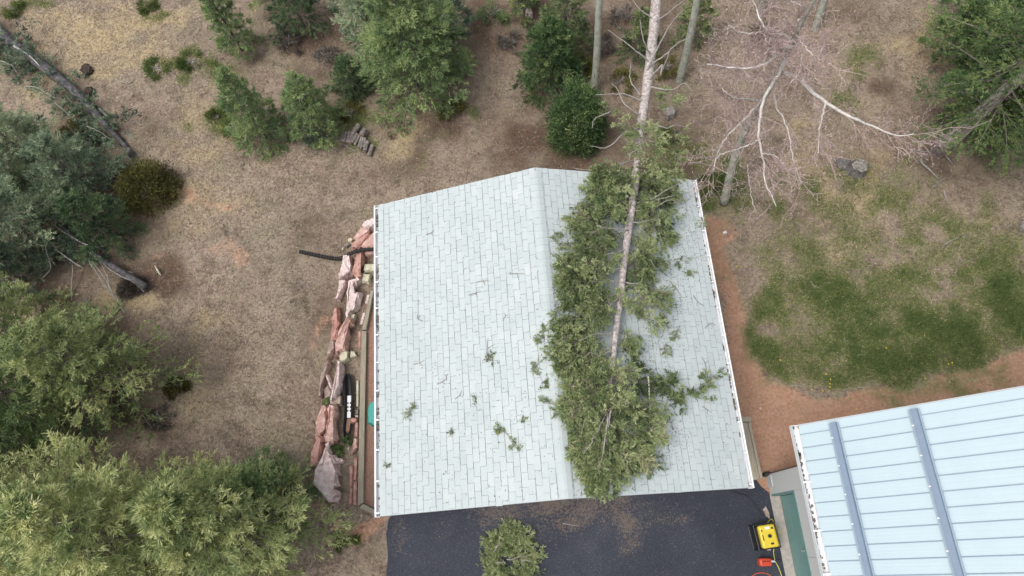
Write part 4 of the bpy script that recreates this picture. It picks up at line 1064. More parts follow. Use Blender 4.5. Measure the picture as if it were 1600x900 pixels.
# mid left
con('spruce_tree', 205, 600, 4.3, 1.7, 'mid green gappy spruce left of the small brown bush', 'spruce_bright', nb=130, tufts=52, k=5, lw=(0.100, 0.0204), tint=.52, gaps=.6, power=.6, droop=.15)
con('spruce_tree', 110, 640, 4.6, 1.7, 'dark green spruce above the bright bottom left clump', 'spruce', nb=140, tufts=50, k=5, lw=(0.100, 0.0204), tint=.68, gaps=.6, power=.6)
con('spruce_tree', 90, 545, 4.2, 1.5, 'mid green spruce with grey dead twigs at the left edge', 'spruce_bright', nb=120, tufts=50, k=5, lw=(0.100, 0.0204), tint=.52, gaps=.6, power=.6)
con('spruce_tree', 30, 700, 4.2, 1.5, 'deep green spruce lowest at the left edge above the bright one', 'spruce', nb=120, tufts=46, k=5, lw=(0.100, 0.0204), tint=.6, gaps=.6, power=.6)
# upper left thicket
con('spruce_tree', 150, 300, 2.6, 1.35, 'bluish green spruce beside the brown round bush', 'spruce_blue', nb=110, tufts=50, k=5, lw=(0.090, 0.0190), tint=.6, gaps=.6, power=.6)
con('spruce_tree', 75, 265, 3.0, 1.35, 'pale bluish spruce beside the pale sawn stump', 'spruce_blue', nb=110, tufts=50, k=5, lw=(0.090, 0.0190), tint=.85, gaps=.6, power=.6)
con('spruce_tree', 65, 380, 3.2, 1.6, 'bluish green spruce left of the dead grey branches', 'spruce_blue', nb=120, tufts=50, k=5, lw=(0.090, 0.0190), tint=.68, gaps=.6, power=.6)
con('spruce_tree', 178, 372, 2.2, 1.0, 'small dark spruce just above the fallen dead branches', 'spruce', nb=90, tufts=44, k=5, lw=(0.085, 0.0177), tint=.3, gaps=.5, power=.6)
con('spruce_tree', 20, 300, 3.2, 1.3, 'yellowish blue spruce on the left edge of the upper thicket', 'spruce_blue', nb=100, tufts=44, k=5, lw=(0.090, 0.0190), tint=.8, gaps=.6, power=.6)
con('spruce_tree', 40, 440, 2.2, 1.1, 'low dull spruce left below the dead grey branches', 'spruce_blue', nb=80, tufts=40, k=5, lw=(0.090, 0.0190), tint=.35, gaps=.7, power=.6)
# top
con('spruce_tree', 378, 78, 3.2, .72, 'narrow dark spruce at the top, first from the left', 'spruce', nb=120, tufts=30, k=5, lw=(0.085, 0.0184), tint=.68, z0=.02, aspect=(.9, 1))
con('spruce_tree', 415, 215, 3.2, .85, 'conical green spruce standing left of the log pile, outermost', 'spruce', nb=130, tufts=32, k=5, lw=(0.085, 0.0184), tint=.72, z0=.02)
con('spruce_tree', 500, 205, 2.7, .9, 'conical green spruce standing between the outer one and the log pile', 'spruce', nb=120, tufts=32, k=5, lw=(0.085, 0.0184), tint=.7, z0=.02)
con('spruce_tree', 552, 140, 1.4, .75, 'dark low young spruce under the big spruce by the log pile', 'spruce', nb=80, tufts=28, k=5, lw=(0.080, 0.0177), tint=.35, z0=.02)
con('spruce_tree', 492, 222, .9, .22, 'tiny bluish young spruce left of the log pile', 'spruce_blue', nb=60, tufts=12, k=5, lw=(0.060, 0.0136), tint=.55, z0=.02)
con('spruce_tree', 655, 140, 5.0, 1.75, 'big green spruce at the top left of the garage', 'spruce', nb=210, tufts=60, k=5, lw=(0.105, 0.0218), tint=.72, gaps=.35, power=.62)
con('spruce_tree', 590, 70, 4.0, 1.3, 'bluish grey green spruce left behind the big one', 'spruce_blue', nb=130, tufts=46, k=5, lw=(0.100, 0.0204), tint=.72, gaps=.4, power=.65)
con('spruce_tree', 705, 60, 3.6, .8, 'slim dull spruce right behind the big one', 'spruce_blue', nb=100, tufts=32, k=5, lw=(0.090, 0.0190), tint=.42, gaps=.5)
con('spruce_tree', 475, 40, 3.0, 1.0, 'dark sparse spruce at the top between the narrow one and the bluish one', 'spruce', nb=90, tufts=32, k=5, lw=(0.090, 0.0190), tint=.32, gaps=.6)
con('spruce_tree', 430, 8, 3.0, .8, 'mid green spruce cut by the top edge beside the narrow one', 'spruce_bright', nb=80, tufts=30, k=5, lw=(0.090, 0.0190), tint=.4, gaps=.5)
con('spruce_tree', 858, 128, 2.6, .95, 'deep green bushy young pine above the round one', 'spruce_deep', nb=130, tufts=40, k=5, lw=(0.095, 0.0204), tint=.5, z0=.03, power=.6)
con('spruce_tree', 880, 72, 3.6, 1.0, 'loose olive green young conifer behind the deep green one', 'spruce_bright', nb=100, tufts=34, k=5, lw=(0.095, 0.0190), tint=.3, gaps=.5)
con('spruce_tree', 815, 22, 2.0, .6, 'small yellowish conifer at the top edge left of the aspen trunk', 'spruce_bright', nb=70, tufts=24, k=5, lw=(0.090, 0.0190), tint=.35, gaps=.5)
con('spruce_tree', 1078, 60, 2.4, .7, 'sparse green young conifer between the two top trunks', 'spruce_bright', nb=80, tufts=24, k=5, lw=(0.090, 0.0190), tint=.42, gaps=.6)
con('spruce_tree', 995, 80, 1.8, .7, 'low sparse conifer under the fallen trunk at the top', 'spruce_bright', nb=70, tufts=22, k=5, lw=(0.090, 0.0190), tint=.3, gaps=.6)
# right
con('spruce_tree', 1464, 236, 9.0, 2.9, 'large deep green spruce with a bare lower trunk at the right edge', 'spruce_deep', nb=300, tufts=76, k=5, lw=(0.085, 0.0177), bark=M['bark_pine'], tint=.66, z0=.17, lean=(1.2, .5), skirt=.38, gaps=.3, power=.5, tr=.15, low_el=-.25, droop=.2)
con('spruce_tree', 1535, 205, 4.2, 1.6, 'full mid green spruce right of the bare trunk at the right edge', 'spruce_deep', nb=190, tufts=62, k=5, lw=(.10, .025), tint=.62, gaps=.35, power=.55, z0=.12, droop=.15)
con('spruce_tree', 1500, 120, 4.6, 1.5, 'deep green spruce behind the bare trunk at the right edge', 'spruce_deep', nb=170, tufts=56, k=5, lw=(.10, .025), tint=.55, gaps=.35, power=.55, z0=.15, droop=.15)
con('spruce_tree', 1528, 20, 4.2, 1.6, 'dark spruce in the top right corner behind the large one', 'spruce_deep', nb=120, tufts=46, k=5, lw=(0.100, 0.0218), tint=.35, gaps=.5, power=.6)

# ------------------------------------------------------------------ BUSHES AND WEEDS
bush('round_bush', at_g(240, 300), .78, .95, 'dense brown olive round bush alone at the clearing edge', M['olive'], n=5200, lw=(.07, .026), tint=.55)
bush('round_bush', at_g(900, 208), .92, 1.9, 'dense dark green round young pine beside the aspen trunk', M['spruce_deep'], n=5600, lw=(.095, .03), tint=.52, aspect=(.82, 1))
hb = bush('brush_heap', at_g(208, 449), .34, .24, 'dark heap of dead brush at the butt of the fallen spruce', M['twig'], n=2200, lw=(.09, .014), tint=.26, cat='brush heap', aspect=(1.15, .75))
for px, py, r, h_, mt, tn, lab in ((515, 95, .5, .35, 'twig', .5, 'dead brown brush between the conical spruces at the top'), (450, 70, .5, .4, 'twig', .45, 'dead brown brush beside the narrow dark spruce'), (560, 40, .5, .4, 'olive', .6, 'dull olive undergrowth behind the dark low spruce'),
                                 (548, 178, .35, .3, 'olive', .7, 'olive undergrowth just above the log pile'), (620, 200, .35, .16, 'drygrass', .55, 'straw coloured grass tussock right of the log pile'), (770, 25, .5, .35, 'spruce', .55, 'green low shrub in the brown undergrowth at the top middle'),
                                 (800, 70, .4, .3, 'twig', .5, 'brown twiggy shrub left of the deep green young pine'), (935, 75, .45, .4, 'twig', .4, 'dark brown brush right of the straight aspen trunk'), (970, 130, .45, .35, 'olive', .75, 'olive shrub left of the fallen trunk'),
                                 (1040, 110, .4, .35, 'olive', .8, 'olive shrub between the fallen trunk and the leaning aspen'), (975, 30, .4, .4, 'twig', .55, 'brown brush left of the fallen trunk at the top edge'), (1050, 215, .4, .3, 'greengrass', .6, 'green undergrowth right of the fallen trunk below the dark boulder'),
                                 (1115, 290, .4, .2, 'greengrass', .45, 'green weeds around the foot of the bare aspen'), (700, 110, .4, .3, 'twig', .5, 'brown brush right of the big green spruce'), (340, 185, .3, .2, 'greengrass', .65, 'yellow green grass at the outer edge of the outer conical spruce'),
                                 (118, 215, .45, .3, 'olive', .7, 'olive undergrowth along the long grey trunk'), (90, 475, .4, .25, 'drygrass', .5, 'straw tussock below the dead grey branches'), (250, 655, .35, .2, 'twig', .4, 'brown brush in the dark gap between the left trees')):
    bush('low_bush', at_g(px, py), r, h_, lab, M[mt], n=420, lw=(.10, .020), tint=tn, group='undergrowth round the clearing')
bush('low_bush', at_g(278, 607), .28, .35, 'small brown olive bush at the edge of the mid green spruce', M['olive'], n=800, lw=(.07, .024), tint=.55)
bush('low_bush', at_g(908, 110), .36, .5, 'small yellow olive bush left of the top aspen trunk', M['olive'], n=700, lw=(.07, .024), tint=.75)
bush('low_bush', at_g(708, 178), .38, .35, 'sparse olive green low bush right below the big spruce', M['olive'], n=420, lw=(.08, .024), tint=.7)
bush('low_bush', at_g(1187, 60), .42, .4, 'dark olive low bush under the bare aspen crown', M['olive'], n=420, lw=(.08, .024), tint=.5)
bush('low_bush', at_g(370, 205), .40, .3, 'yellowish grass clump left at the foot of the outer conical spruce', M['greengrass'], n=520, lw=(.13, .018), tint=.6)
bush('leafy_plant', at(527, 703, 0), .16, .22, 'bright green tuft on the biggest pale slab of the wall', M['spruce_deep'], n=380, lw=(.06, .02), tint=.75, cat='plant', group='green plants among the rocks')
bush('leafy_plant', at(513, 632, .1), .11, .2, 'small green tuft between the outer rocks beside the brown slab', M['spruce_deep'], n=200, lw=(.06, .018), tint=.8, cat='plant', group='green plants among the rocks')
bush('leafy_plant', at(546, 688, 0), .14, .16, 'green tuft at the lower end of the trough', M['spruce_deep'], n=220, lw=(.06, .018), tint=.55, cat='plant', group='green plants among the rocks')
bush('leafy_plant', at_g(543, 846), .24, .14, 'flat green weed on the bare soil below the rocks', M['greengrass'], n=260, lw=(.10, .018), tint=.6, cat='plant', group='green plants among the rocks')
for px, py, r, lab in ((245, 108, .42, 'pale green weed patch in the dry grass, left of the other one'), (298, 97, .36, 'bright green weed patch in the dry grass right of the pale one'), (232, 12, .3, 'green weed tuft at the top edge in the dry grass'), (24, 17, .3, 'dark green weed tuft in the top left corner')):
    bush('weed_patch', at_g(px, py), r, .12, lab, M['greengrass'], n=420, lw=(.13, .016), tint=.55, cat='weeds', group='weed patches in the dry grass')

# ------------------------------------------------------------------ PALE TRUNKS AT THE TOP AND THE BARE ASPEN
AG = 'tall aspen trunks above the garage'
def tall_aspen(base, top, zt, r, label):
    b_ = at_g(*base); t3 = at(top[0], top[1], zt); d = (t3 - b_) / zt
    t = thing('aspen_tree', b_, label, 'aspen', AG)
    H = 9.5; zz = np.linspace(0, H, 12)
    P = b_ + d * zz[:, None]; P[:, 0] += .03 * np.sin(zz * 1.7)
    P = np.vstack([P[0] - [0, 0, .06], P]); R = np.r_[r * 1.25, r * (1.04 - .75 * zz / H)]
    Geo().tube(P, R, 14, True, .015).obj('trunk', M['bark_aspen'], t, True)
    for k in range(16):
        z_ = 5.8 + 3.6 * k / 16; p = b_ + d * z_; a_ = k * 2.4; L_ = .5 + .9 * rng.random()
        q = p + np.array([math.cos(a_) * L_, math.sin(a_) * L_, .55 * L_])
        Geo().tube(smooth_path([p, p * .5 + q * .5 + [0, 0, -.06], q], 7), np.linspace(.03, .006, 7), 6).obj('branch', M['branch_white'], t, True)
tall_aspen((927, 145), (938.5, 0), 3.0, .115, 'straight pale aspen trunk left of the fallen pine at the top')
tall_aspen((1061, 126), (1091, 0), 2.6, .12, 'pale leaning aspen trunk right of the fallen pine at the top')
tall_aspen((1188, 26), (1190, 0), .6, .12, 'pale trunk foot at the top edge above the bare aspen crown')
tall_aspen((1274, 46), (1286, 0), .9, .12, 'grey trunk foot at the top edge right of the bare aspen crown')

ab = at_g(1131, 318)
asp = thing('bare_aspen', ab, 'leafless aspen with white branches and pinkish twigs right of the garage', 'aspen')
def path3(L): return np.array([at(x, y, z) for x, y, z in L])
TR = smooth_path(path3([(1131, 318, 0), (1143, 265, 1.1), (1154, 228, 1.8), (1172, 190, 2.6), (1196, 148, 3.6), (1212, 118, 4.2), (1226, 92, 4.7), (1238, 70, 5.2), (1244, 52, 5.6), (1262, 18, 6.3), (1285, -20, 7.0)]), 40)
Geo().tube(TR, np.linspace(.125, .035, 40), 12, True, .02).obj('trunk', M['bark_aspen'], asp, True)
BR = [([(1223, 114, 4.3), (1243, 120, 4.6), (1265, 140, 4.8), (1290, 160, 4.9), (1320, 178, 5.0), (1360, 195, 5.1), (1400, 212, 5.2), (1428, 209, 5.3)], .060),
      ([(1228, 92, 4.8), (1213, 120, 4.9), (1195, 152, 4.8), (1187, 185, 4.6), (1186, 218, 4.4), (1193, 249, 4.2), (1195, 284, 4.1), (1213, 323, 3.9)], .048),
      ([(1191, 155, 3.6), (1170, 180, 3.8), (1150, 198, 4.0), (1123, 233, 4.0), (1115, 268, 3.9)], .034),
      ([(1238, 72, 5.2), (1220, 78, 5.4), (1200, 97, 5.5), (1172, 107, 5.5), (1140, 105, 5.5), (1105, 100, 5.4)], .046),
      ([(1222, 77, 5.4), (1214, 62, 5.6), (1202, 51, 5.8), (1192, 38, 6.0), (1184, 20, 6.1), (1175, -2, 6.2)], .036),
      ([(1238, 66, 5.3), (1215, 49, 5.5), (1190, 50, 5.7), (1165, 52, 5.7), (1138, 40, 5.7)], .034),
      ([(1244, 50, 5.6), (1247, 33, 5.9), (1259, 21, 6.1), (1252, 10, 6.3), (1236, 0, 6.4)], .036),
      ([(1195, 158, 3.5), (1168, 155, 3.8), (1145, 151, 4.0), (1133, 143, 4.1), (1128, 137, 4.1)], .030),
      ([(1209, 144, 3.9), (1213, 166, 4.0), (1224, 186, 4.0), (1233, 210, 3.9), (1238, 245, 3.8), (1252, 285, 3.6)], .020),
      ([(1290, 160, 4.9), (1283, 190, 4.9), (1279, 215, 4.8), (1278, 240, 4.7)], .022),
      ([(1222, 77, 5.4), (1205, 75, 5.7), (1195, 84, 5.8)], .024),
      ([(1216, 76, 5.4), (1205, 62, 5.7), (1190, 52, 5.8)], .022),
      ([(1186, 218, 4.4), (1160, 230, 4.4), (1135, 238, 4.3), (1118, 248, 4.2)], .018),
      ([(1190, 240, 4.3), (1210, 243, 4.3), (1228, 262, 4.1)], .016),
      ([(1168, 256, 1.2), (1171, 290, 1.4), (1180, 330, 1.4)], .010),
      ([(1243, 54, 5.6), (1255, 70, 5.8), (1275, 90, 5.9), (1285, 75, 6.0)], .016),
      ([(1240, 62, 5.4), (1252, 84, 5.5), (1250, 110, 5.5), (1236, 130, 5.4)], .014)]
BP = []
for L, r in BR:
    P = smooth_path(path3(L), 26); P[3:-1] += rng.standard_normal((22, 3)) * .012
    Geo().tube(P, np.linspace(r * .98, .010, 26), 8).obj('branch', M['branch_white'], asp, True); BP.append(P)
tw = Geo(); tt = []; V_, F_, T_ = [], [], []; bn = 0
def twig_from(p, d, L, r, depth, tint):
    d = d / np.linalg.norm(d); q = p + d * L * .5 + rng.standard_normal(3) * .06 * L; e = q + (d + rng.standard_normal(3) * .35) * L * .5
    n0 = tw.n; tw.tube([p, q, e], [r, r * .85, r * .6], 3, False); tt.append(np.full(tw.n - n0, tint))
    if depth:
        for k in range(rng.integers(2, 4)):
            f = rng.random(); b_ = q * (1 - f) + e * f if rng.random() < .7 else p * (1 - f) + q * f
            twig_from(b_, d + rng.standard_normal(3) * .75, L * (.45 + .3 * rng.random()), r * .78, depth - 1, np.clip(tint + rng.normal(0, .12), 0, 1))
    else: ends.append((e, d)); ends.append((q, d))
ends = []
wts = [1.1, .8, .9, 1.1, .8, .9, .6, 1.0, .6, .5, .7, .7, .6, .5, .3, .8, .8]
for P, w_, (L, r) in zip(BP, wts, BR):
    for k in range(int(32 * w_)):
        f = rng.random() ** .7; i_ = min(int(f * 25), 24)
        d = P[min(i_ + 1, 25)] - P[i_]; d = d / np.linalg.norm(d)
        twig_from(P[i_], d * .7 + rng.standard_normal(3) * [.8, .8, .45], .22 + .5 * rng.random(), .0062, 2, rng.normal(.5, .15))
for k in range(22):
    i_ = rng.integers(18, 39); twig_from(TR[i_], rng.standard_normal(3) * [1, 1, .4], .4 + .7 * rng.random(), .0065, 2, rng.normal(.5, .15))
o = tw.obj('twigs', M['twig_pink'], asp, False, None, np.clip(np.concatenate(tt), 0, 1)); o['kind'] = 'stuff'
E_ = np.array([e for e, d in ends]); D_ = np.array([d for e, d in ends]); m_ = len(E_)
V, F = blades(E_, D_ + rng.standard_normal((m_, 3)) * .6, .04 + .035 * rng.random(m_), np.full(m_, .017))
o = obj_np('buds', V, F, M['twig_pink'], asp, False, np.repeat(np.clip(rng.normal(.75, .2, m_), 0, 1), 4)); o['kind'] = 'stuff'

# ------------------------------------------------------------------ THE FALLEN PINE ON THE ROOF
tz = lambda y: np.interp(y, [2.0, 4.5, 7.4, 9.5, 25], [0, 0, 0, 0, 0])
TP = [(1034, -60, 1.9), (1026, 0, 2.05), (1019, 70, 2.2), (1010, 140, 2.4), (1003, 195, 2.6), (997, 250, 2.8)]
P3 = [at(x, y, z) for x, y, z in TP] + [at_roof(x, y, d) for x, y, d in ((990, 305, .26), (983, 350, .27), (975, 410, .29), (970, 460, .30), (963, 510, .30), (958, 560, .29), (951, 620, .28), (945, 680, .26), (939, 730, .20), (932, 772, .12))]
first = P3[0] + (P3[0] - P3[1]) / np.linalg.norm(P3[0] - P3[1]) * 7.5; first[2] = .35
FT = smooth_path([first] + P3, 120)
fp = thing('fallen_pine', (float(FT[60][0]), float(FT[60][1]), 0), 'fallen pine lying over the garage roof, grey scaly trunk and olive green crown', 'fallen tree')
cumL = np.r_[0, np.cumsum(np.linalg.norm(np.diff(FT, axis=0), axis=1))]; TL = cumL[-1]
rad = np.interp(cumL / TL, [0, .3, .55, .8, 1], [.19, .165, .125, .08, .012])
Geo().tube(FT, rad, 14, True, .05).obj('trunk', M['bark_pine'], fp, True)
def trunk_at_px(py):
    pr = project(FT); i_ = int(np.argmin(np.abs(pr[:, 1] - py) + (np.arange(120) < 5) * 999)); return FT[i_], i_
def clampz(P, off=.03):
    on = (P[:, 0] > -.05) & (P[:, 0] < 8.05) & (P[:, 1] > -.05) & (P[:, 1] < GL + .05)
    low = np.where(on, roof_z(P[:, 0]) + off, ground_h(P[:, 0], P[:, 1]) + .03); P[:, 2] = np.maximum(P[:, 2], low); return P
ROWS = np.array([(262, 930, 1045), (290, 928, 1058), (320, 908, 1062), (350, 885, 1066), (380, 876, 1076), (410, 872, 1068), (440, 868, 1048), (470, 866, 1040), (500, 860, 1040), (530, 855, 1030), (560, 862, 1012),
                 (590, 870, 1012), (620, 880, 1032), (650, 880, 1030), (680, 892, 1048), (705, 893, 1040), (730, 905, 1012), (755, 920, 975), (772, 925, 942)], float)
st, tp_, sd2, wide = [], [], [], []
for k in range(330):
    ty = rng.uniform(262, 772); lo, hi = np.interp(ty, ROWS[:, 0], ROWS[:, 1]), np.interp(ty, ROWS[:, 0], ROWS[:, 2])
    tx = np.interp(ty, [290, 460, 560, 770], [990, 970, 958, 932])
    left = rng.random() < .60
    if not left and 440 < ty < 640 and rng.random() < .62: continue
    if not left and 340 < ty < 440 and rng.random() < .25: continue
    f = rng.random() ** .55
    px_ = tx + (lo - tx) * f if left else tx + (hi - tx) * f
    if 385 < ty < 562 and left and abs(px_ - tx) < 34: continue
    if not left and abs(px_ - tx) < 14 and ty < 560: continue
    hgt = rng.random() ** 1.3 * (.75 if left else .6) * (1 - .55 * f) + .06
    if ty > 690: hgt *= .6
    tip = at_roof(px_, ty, hgt)
    b_, i_ = trunk_at_px(max(ty - (16 + 34 * f) * rng.uniform(.5, 1.6), 235))
    v_ = tip - b_; Lb = np.linalg.norm(v_)
    use = min(1.0, .55 / Lb)                         # the leafy end of the branch
    st.append(tip - v_ * use); tp_.append(tip); tn_ = np.clip(rng.normal(.5, .17), 0, 1); sd2.append(tn_); wide.append(Lb)
    for q_ in range(2):
        an = rng.normal(0, .8); ca, sa = math.cos(an), math.sin(an); u_ = v_ / Lb; w2 = np.array([u_[0] * ca - u_[1] * sa, u_[0] * sa + u_[1] * ca, u_[2] * .5 + rng.normal(0, .2)])
        o_ = tip - v_ * use * rng.uniform(.3, 1.0); st.append(o_); tp_.append(o_ + w2 * rng.uniform(.22, .42)); sd2.append(np.clip(tn_ + rng.normal(0, .08), 0, 1)); wide.append(Lb)
# tufts over the trunk above the roof edge
for (px_, py_, z_), n_, sp in (((1008, 218, 2.95), 16, .38), ((1045, 150, 2.5), 7, .25), ((955, 285, 3.3), 9, .3), ((1040, 280, 2.6), 10, .34), ((1000, 270, 2.95), 10, .3), ((950, 165, 1.4), 5, .3), ((985, 195, 2.2), 6, .3), ((1070, 260, 2.0), 9, .35), ((1048, 210, 1.6), 4, .3), ((968, 478, 3.75), 8, .22), ((958, 600, 3.9), 16, .32), ((950, 650, 3.9), 16, .34), ((940, 700, 3.9), 14, .3), ((925, 600, 3.9), 14, .34), ((900, 560, 3.9), 12, .32), ((985, 640, 3.7), 12, .3), ((900, 430, 3.95), 12, .32), ((1005, 400, 3.5), 10, .3), ((1020, 340, 3.4), 9, .3)):
    c = at(px_, py_, z_)
    for k in range(n_):
        d = rng.standard_normal(3) * [1, 1, .35]; d /= np.linalg.norm(d); q = c + d * sp * .25
        st.append(q); tp_.append(q + d * sp * (.6 + .7 * rng.random())); sd2.append(np.clip(rng.normal(.6, .15), 0, 1)); wide.append(.5)
st, tp_, sd2 = np.array(st), np.array(tp_), np.array(sd2)
V, F, t_ = needle_sprays(st, tp_, np.full(len(st), .1), np.full(len(st), 36), 5, (.072, .020), sd2, flat=.6, spread=.5, inner=.0)
obj_np('foliage', clampz(V, .012), F, M['fallen'], fp, False, t_)
g = Geo(); tt = []
for a_, b_ in zip(st, tp_):
    P = np.array([a_, a_ * .5 + b_ * .5 + rng.standard_normal(3) * .03, b_]); n0 = g.n; g.tube(clampz(P), [.008, .006, .003], 4, False); tt.append(np.full(g.n - n0, rng.random()))
    for k in range(1):
        f = rng.random(); p = a_ * (1 - f) + b_ * f; q = p + (b_ - a_) * .25 + rng.standard_normal(3) * .12
        n0 = g.n; g.tube(clampz(np.array([p, q])), [.006, .002], 3, False); tt.append(np.full(g.n - n0, rng.random()))
o = g.obj('twigs', M['twig'], fp, False, None, np.concatenate(tt)); o['kind'] = 'stuff'
# the bare limbs one can see, each a part
def limb(L, r0, mat='branch_grey', parent=fp, on_roof=True, n=14, r1=.006):
    P = smooth_path([at_roof(x, y, z) if on_roof else at(x, y, z) for x, y, z in L], n); P[1:-1] += rng.standard_normal((n - 2, 3)) * .008
    Geo().tube(P, np.linspace(r0, r1, n), 7).obj('branch', M[mat], parent, True); return P
for L in (([(1018, 100, 2.3), (985, 72, 2.8), (950, 47, 3.0)]), ([(1018, 90, 2.3), (1005, 60, 2.9), (1000, 30, 3.1)]), ([(1022, 30, 2.15), (1000, 15, 2.5), (985, -5, 2.6)]), ([(1017, 40, 2.1), (1050, 15, 2.7), (1075, -5, 2.9)]),
          ([(1012, 105, 2.4), (1040, 85, 2.9), (1062, 65, 3.0), (1085, 60, 3.0)]), ([(1010, 112, 2.4), (1030, 70, 2.8), (1050, 35, 3.2), (1068, 15, 3.2)]), ([(1012, 128, 2.4), (1035, 100, 2.9), (1032, 118, 2.8), (1048, 75, 3.0)]),
          ([(1008, 160, 2.5), (985, 150, 2.7), (965, 147, 2.8), (930, 148, 2.8)]), ([(1003, 180, 2.6), (978, 165, 2.9), (965, 140, 3.0), (955, 130, 3.0)]), ([(1002, 150, 2.5), (985, 125, 2.8), (986, 98, 2.9)]),
          ([(1000, 200, 2.7), (975, 208, 2.9), (950, 230, 2.9), (922, 228, 2.8)]), ([(1000, 195, 2.7), (1020, 195, 2.9), (1028, 205, 3.0), (1030, 216, 3.0)]), ([(1008, 190, 2.7), (1040, 200, 2.7), (1058, 195, 2.6), (1077, 202, 2.5)]),
          ([(995, 250, 2.8), (965, 258, 3.2), (940, 268, 3.3), (895, 262, 3.3)]), ([(996, 235, 2.9), (985, 240, 3.1), (983, 250, 3.1)]), ([(955, 175, 1.6), (930, 185, 1.8), (925, 200, 1.8)]), ([(1020, 250, 2.6), (1032, 245, 2.5), (1048, 261, 2.3)]),
          ([(1008, 135, 2.4), (1050, 140, 2.6), (1068, 130, 2.7), (1082, 142, 2.7)])):
    limb(L, .026, on_roof=False, mat='branch_grey')
for L in ([(992, 318, .28), (1015, 312, .5), (1040, 298, .55), (1070, 282, .6)], [(993, 322, .28), (1012, 318, .45), (1035, 310, .45), (1055, 305, .5)], [(985, 348, .3), (1010, 345, .35), (1035, 338, .25)], [(988, 330, .3), (1020, 325, .4), (1050, 312, .4), (1075, 330, .3)],
          [(976, 412, .3), (950, 408, .35), (925, 405, .4)], [(972, 418, .3), (945, 425, .4), (925, 442, .5)], [(970, 440, .3), (945, 440, .4), (932, 439, .45)], [(972, 441, .3), (1000, 445, .35), (1015, 460, .25)], [(970, 460, .3), (950, 462, .4), (932, 463, .45)],
          [(968, 463, .3), (985, 465, .4), (1000, 475, .4)], [(960, 505, .3), (935, 505, .4), (920, 506, .4)], [(958, 521, .3), (930, 522, .4), (905, 533, .45)], [(956, 544, .3), (930, 548, .4), (915, 556, .4)], [(955, 548, .3), (935, 555, .35), (915, 552, .3)],
          [(985, 360, .3), (965, 358, .5), (930, 353, .5)], [(980, 390, .3), (960, 395, .5), (945, 398, .5)], [(970, 465, .3), (958, 472, .5), (950, 480, .55)], [(945, 650, .4), (925, 690, .5), (912, 710, .45)], [(950, 650, .5), (945, 690, .5), (936, 738, .4)], [(955, 640, .5), (950, 670, .5), (948, 690, .5)]):
    limb(L, .021, mat='branch_grey')
# broken limb to the right of the crown
bl_ = thing('broken_limb', at_roof(1050, 605, 0), 'broken green pine limb lying on the right slope, pointing to the gutter', 'fallen branch')
limb([(1000, 602, .1), (1025, 597, .12), (1050, 593, .14), (1078, 592, .1)], .018, parent=bl_); limb([(1062, 618, .08), (1085, 609, .10), (1100, 600, .10), (1118, 586, .10)], .016, parent=bl_)
S_, T2 = [], []
for (x0, y0), (x1, y1), n_ in (((1005, 598), (1050, 592), 6), ((1040, 600), (1070, 622), 9), ((1060, 620), (1085, 612), 5), ((1085, 608), (1118, 584), 6), ((1020, 612), (1060, 630), 5)):
    for k in range(n_):
        f = rng.random(); q = at_roof(x0 + (x1 - x0) * f, y0 + (y1 - y0) * f, .06 + .12 * rng.random()); S_.append(q); T2.append(q + rng.standard_normal(3) * [.17, .17, .03])
V, F, t_ = needle_sprays(np.array(S_), np.array(T2), np.zeros(len(S_)), np.full(len(S_), 26), 4, (.07, .022), np.clip(rng.normal(.35, .15, len(S_)), 0, 1), flat=.5, spread=.5, inner=0)
obj_np('foliage', clampz(V, .012), F, M['fallen'], bl_, False, t_)
lp = thing('split_limb', at_roof(1015, 610, 0), 'long thin split limb with fresh pale wood beside the crown on the right slope', 'fallen branch')
P = smooth_path([at_roof(x, y, z) for x, y, z in ((1013, 588, .2), (1015, 625, .2), (1017, 660, .18), (1018, 690, .14))], 10); Geo().tube(P, .014, 6).obj('wood', M['branch_white'], lp, True)
Geo().tube([P[0] + [0, 0, .004], P[1] + [0, 0, .004]], .017, 6).obj('torn_end', M['rock_cream'], lp)
# loose sprigs on the roof and elsewhere
def sprig(px, py, s_, label, mat='fallen', tint=.4, roof_=True, n=6, group='green sprigs fallen on the roof', needles=22, ang=None):
    c = at_roof(px, py, .012) if roof_ else at_g(px, py, .02); s_ *= .85
    t = thing('pine_sprig', c, label, 'sprig', group)
    a_ = rng.random() * 6.28 if ang is None else ang; d0 = np.array([math.cos(a_), math.sin(a_), 0])
    S1, T1 = [], []; g = Geo()
    p0, p1 = c - d0 * s_ * .5 + [0, 0, .03], c + d0 * s_ * .5 + [0, 0, .04]
    P = np.array([p0, c + rng.standard_normal(3) * .02 + [0, 0, .045], p1]); g.tube(clampz(P, .012), [.008, .006, .003], 5)
    for k in range(n):
        f = rng.random(); q = p0 * (1 - f) + p1 * f; e = q + d0 * s_ * .2 + rng.standard_normal(3) * [s_ * .28, s_ * .28, .015]
        S1.append(q); T1.append(e); g.tube(clampz(np.array([q, e]), .012), [.005, .002], 4)
    g.obj('stem', M['branch_dead'], t)
    V, F, t_ = needle_sprays(np.array(S1), np.array(T1), np.zeros(n), np.full(n, needles), 3, (.036, .011), np.full(n, tint), flat=.4, spread=.6, inner=0)
    obj_np('needles', clampz(V, .006) if roof_ else np.c_[V[:, :2], np.maximum(V[:, 2], c[2])], F, M[mat], t, False, t_)
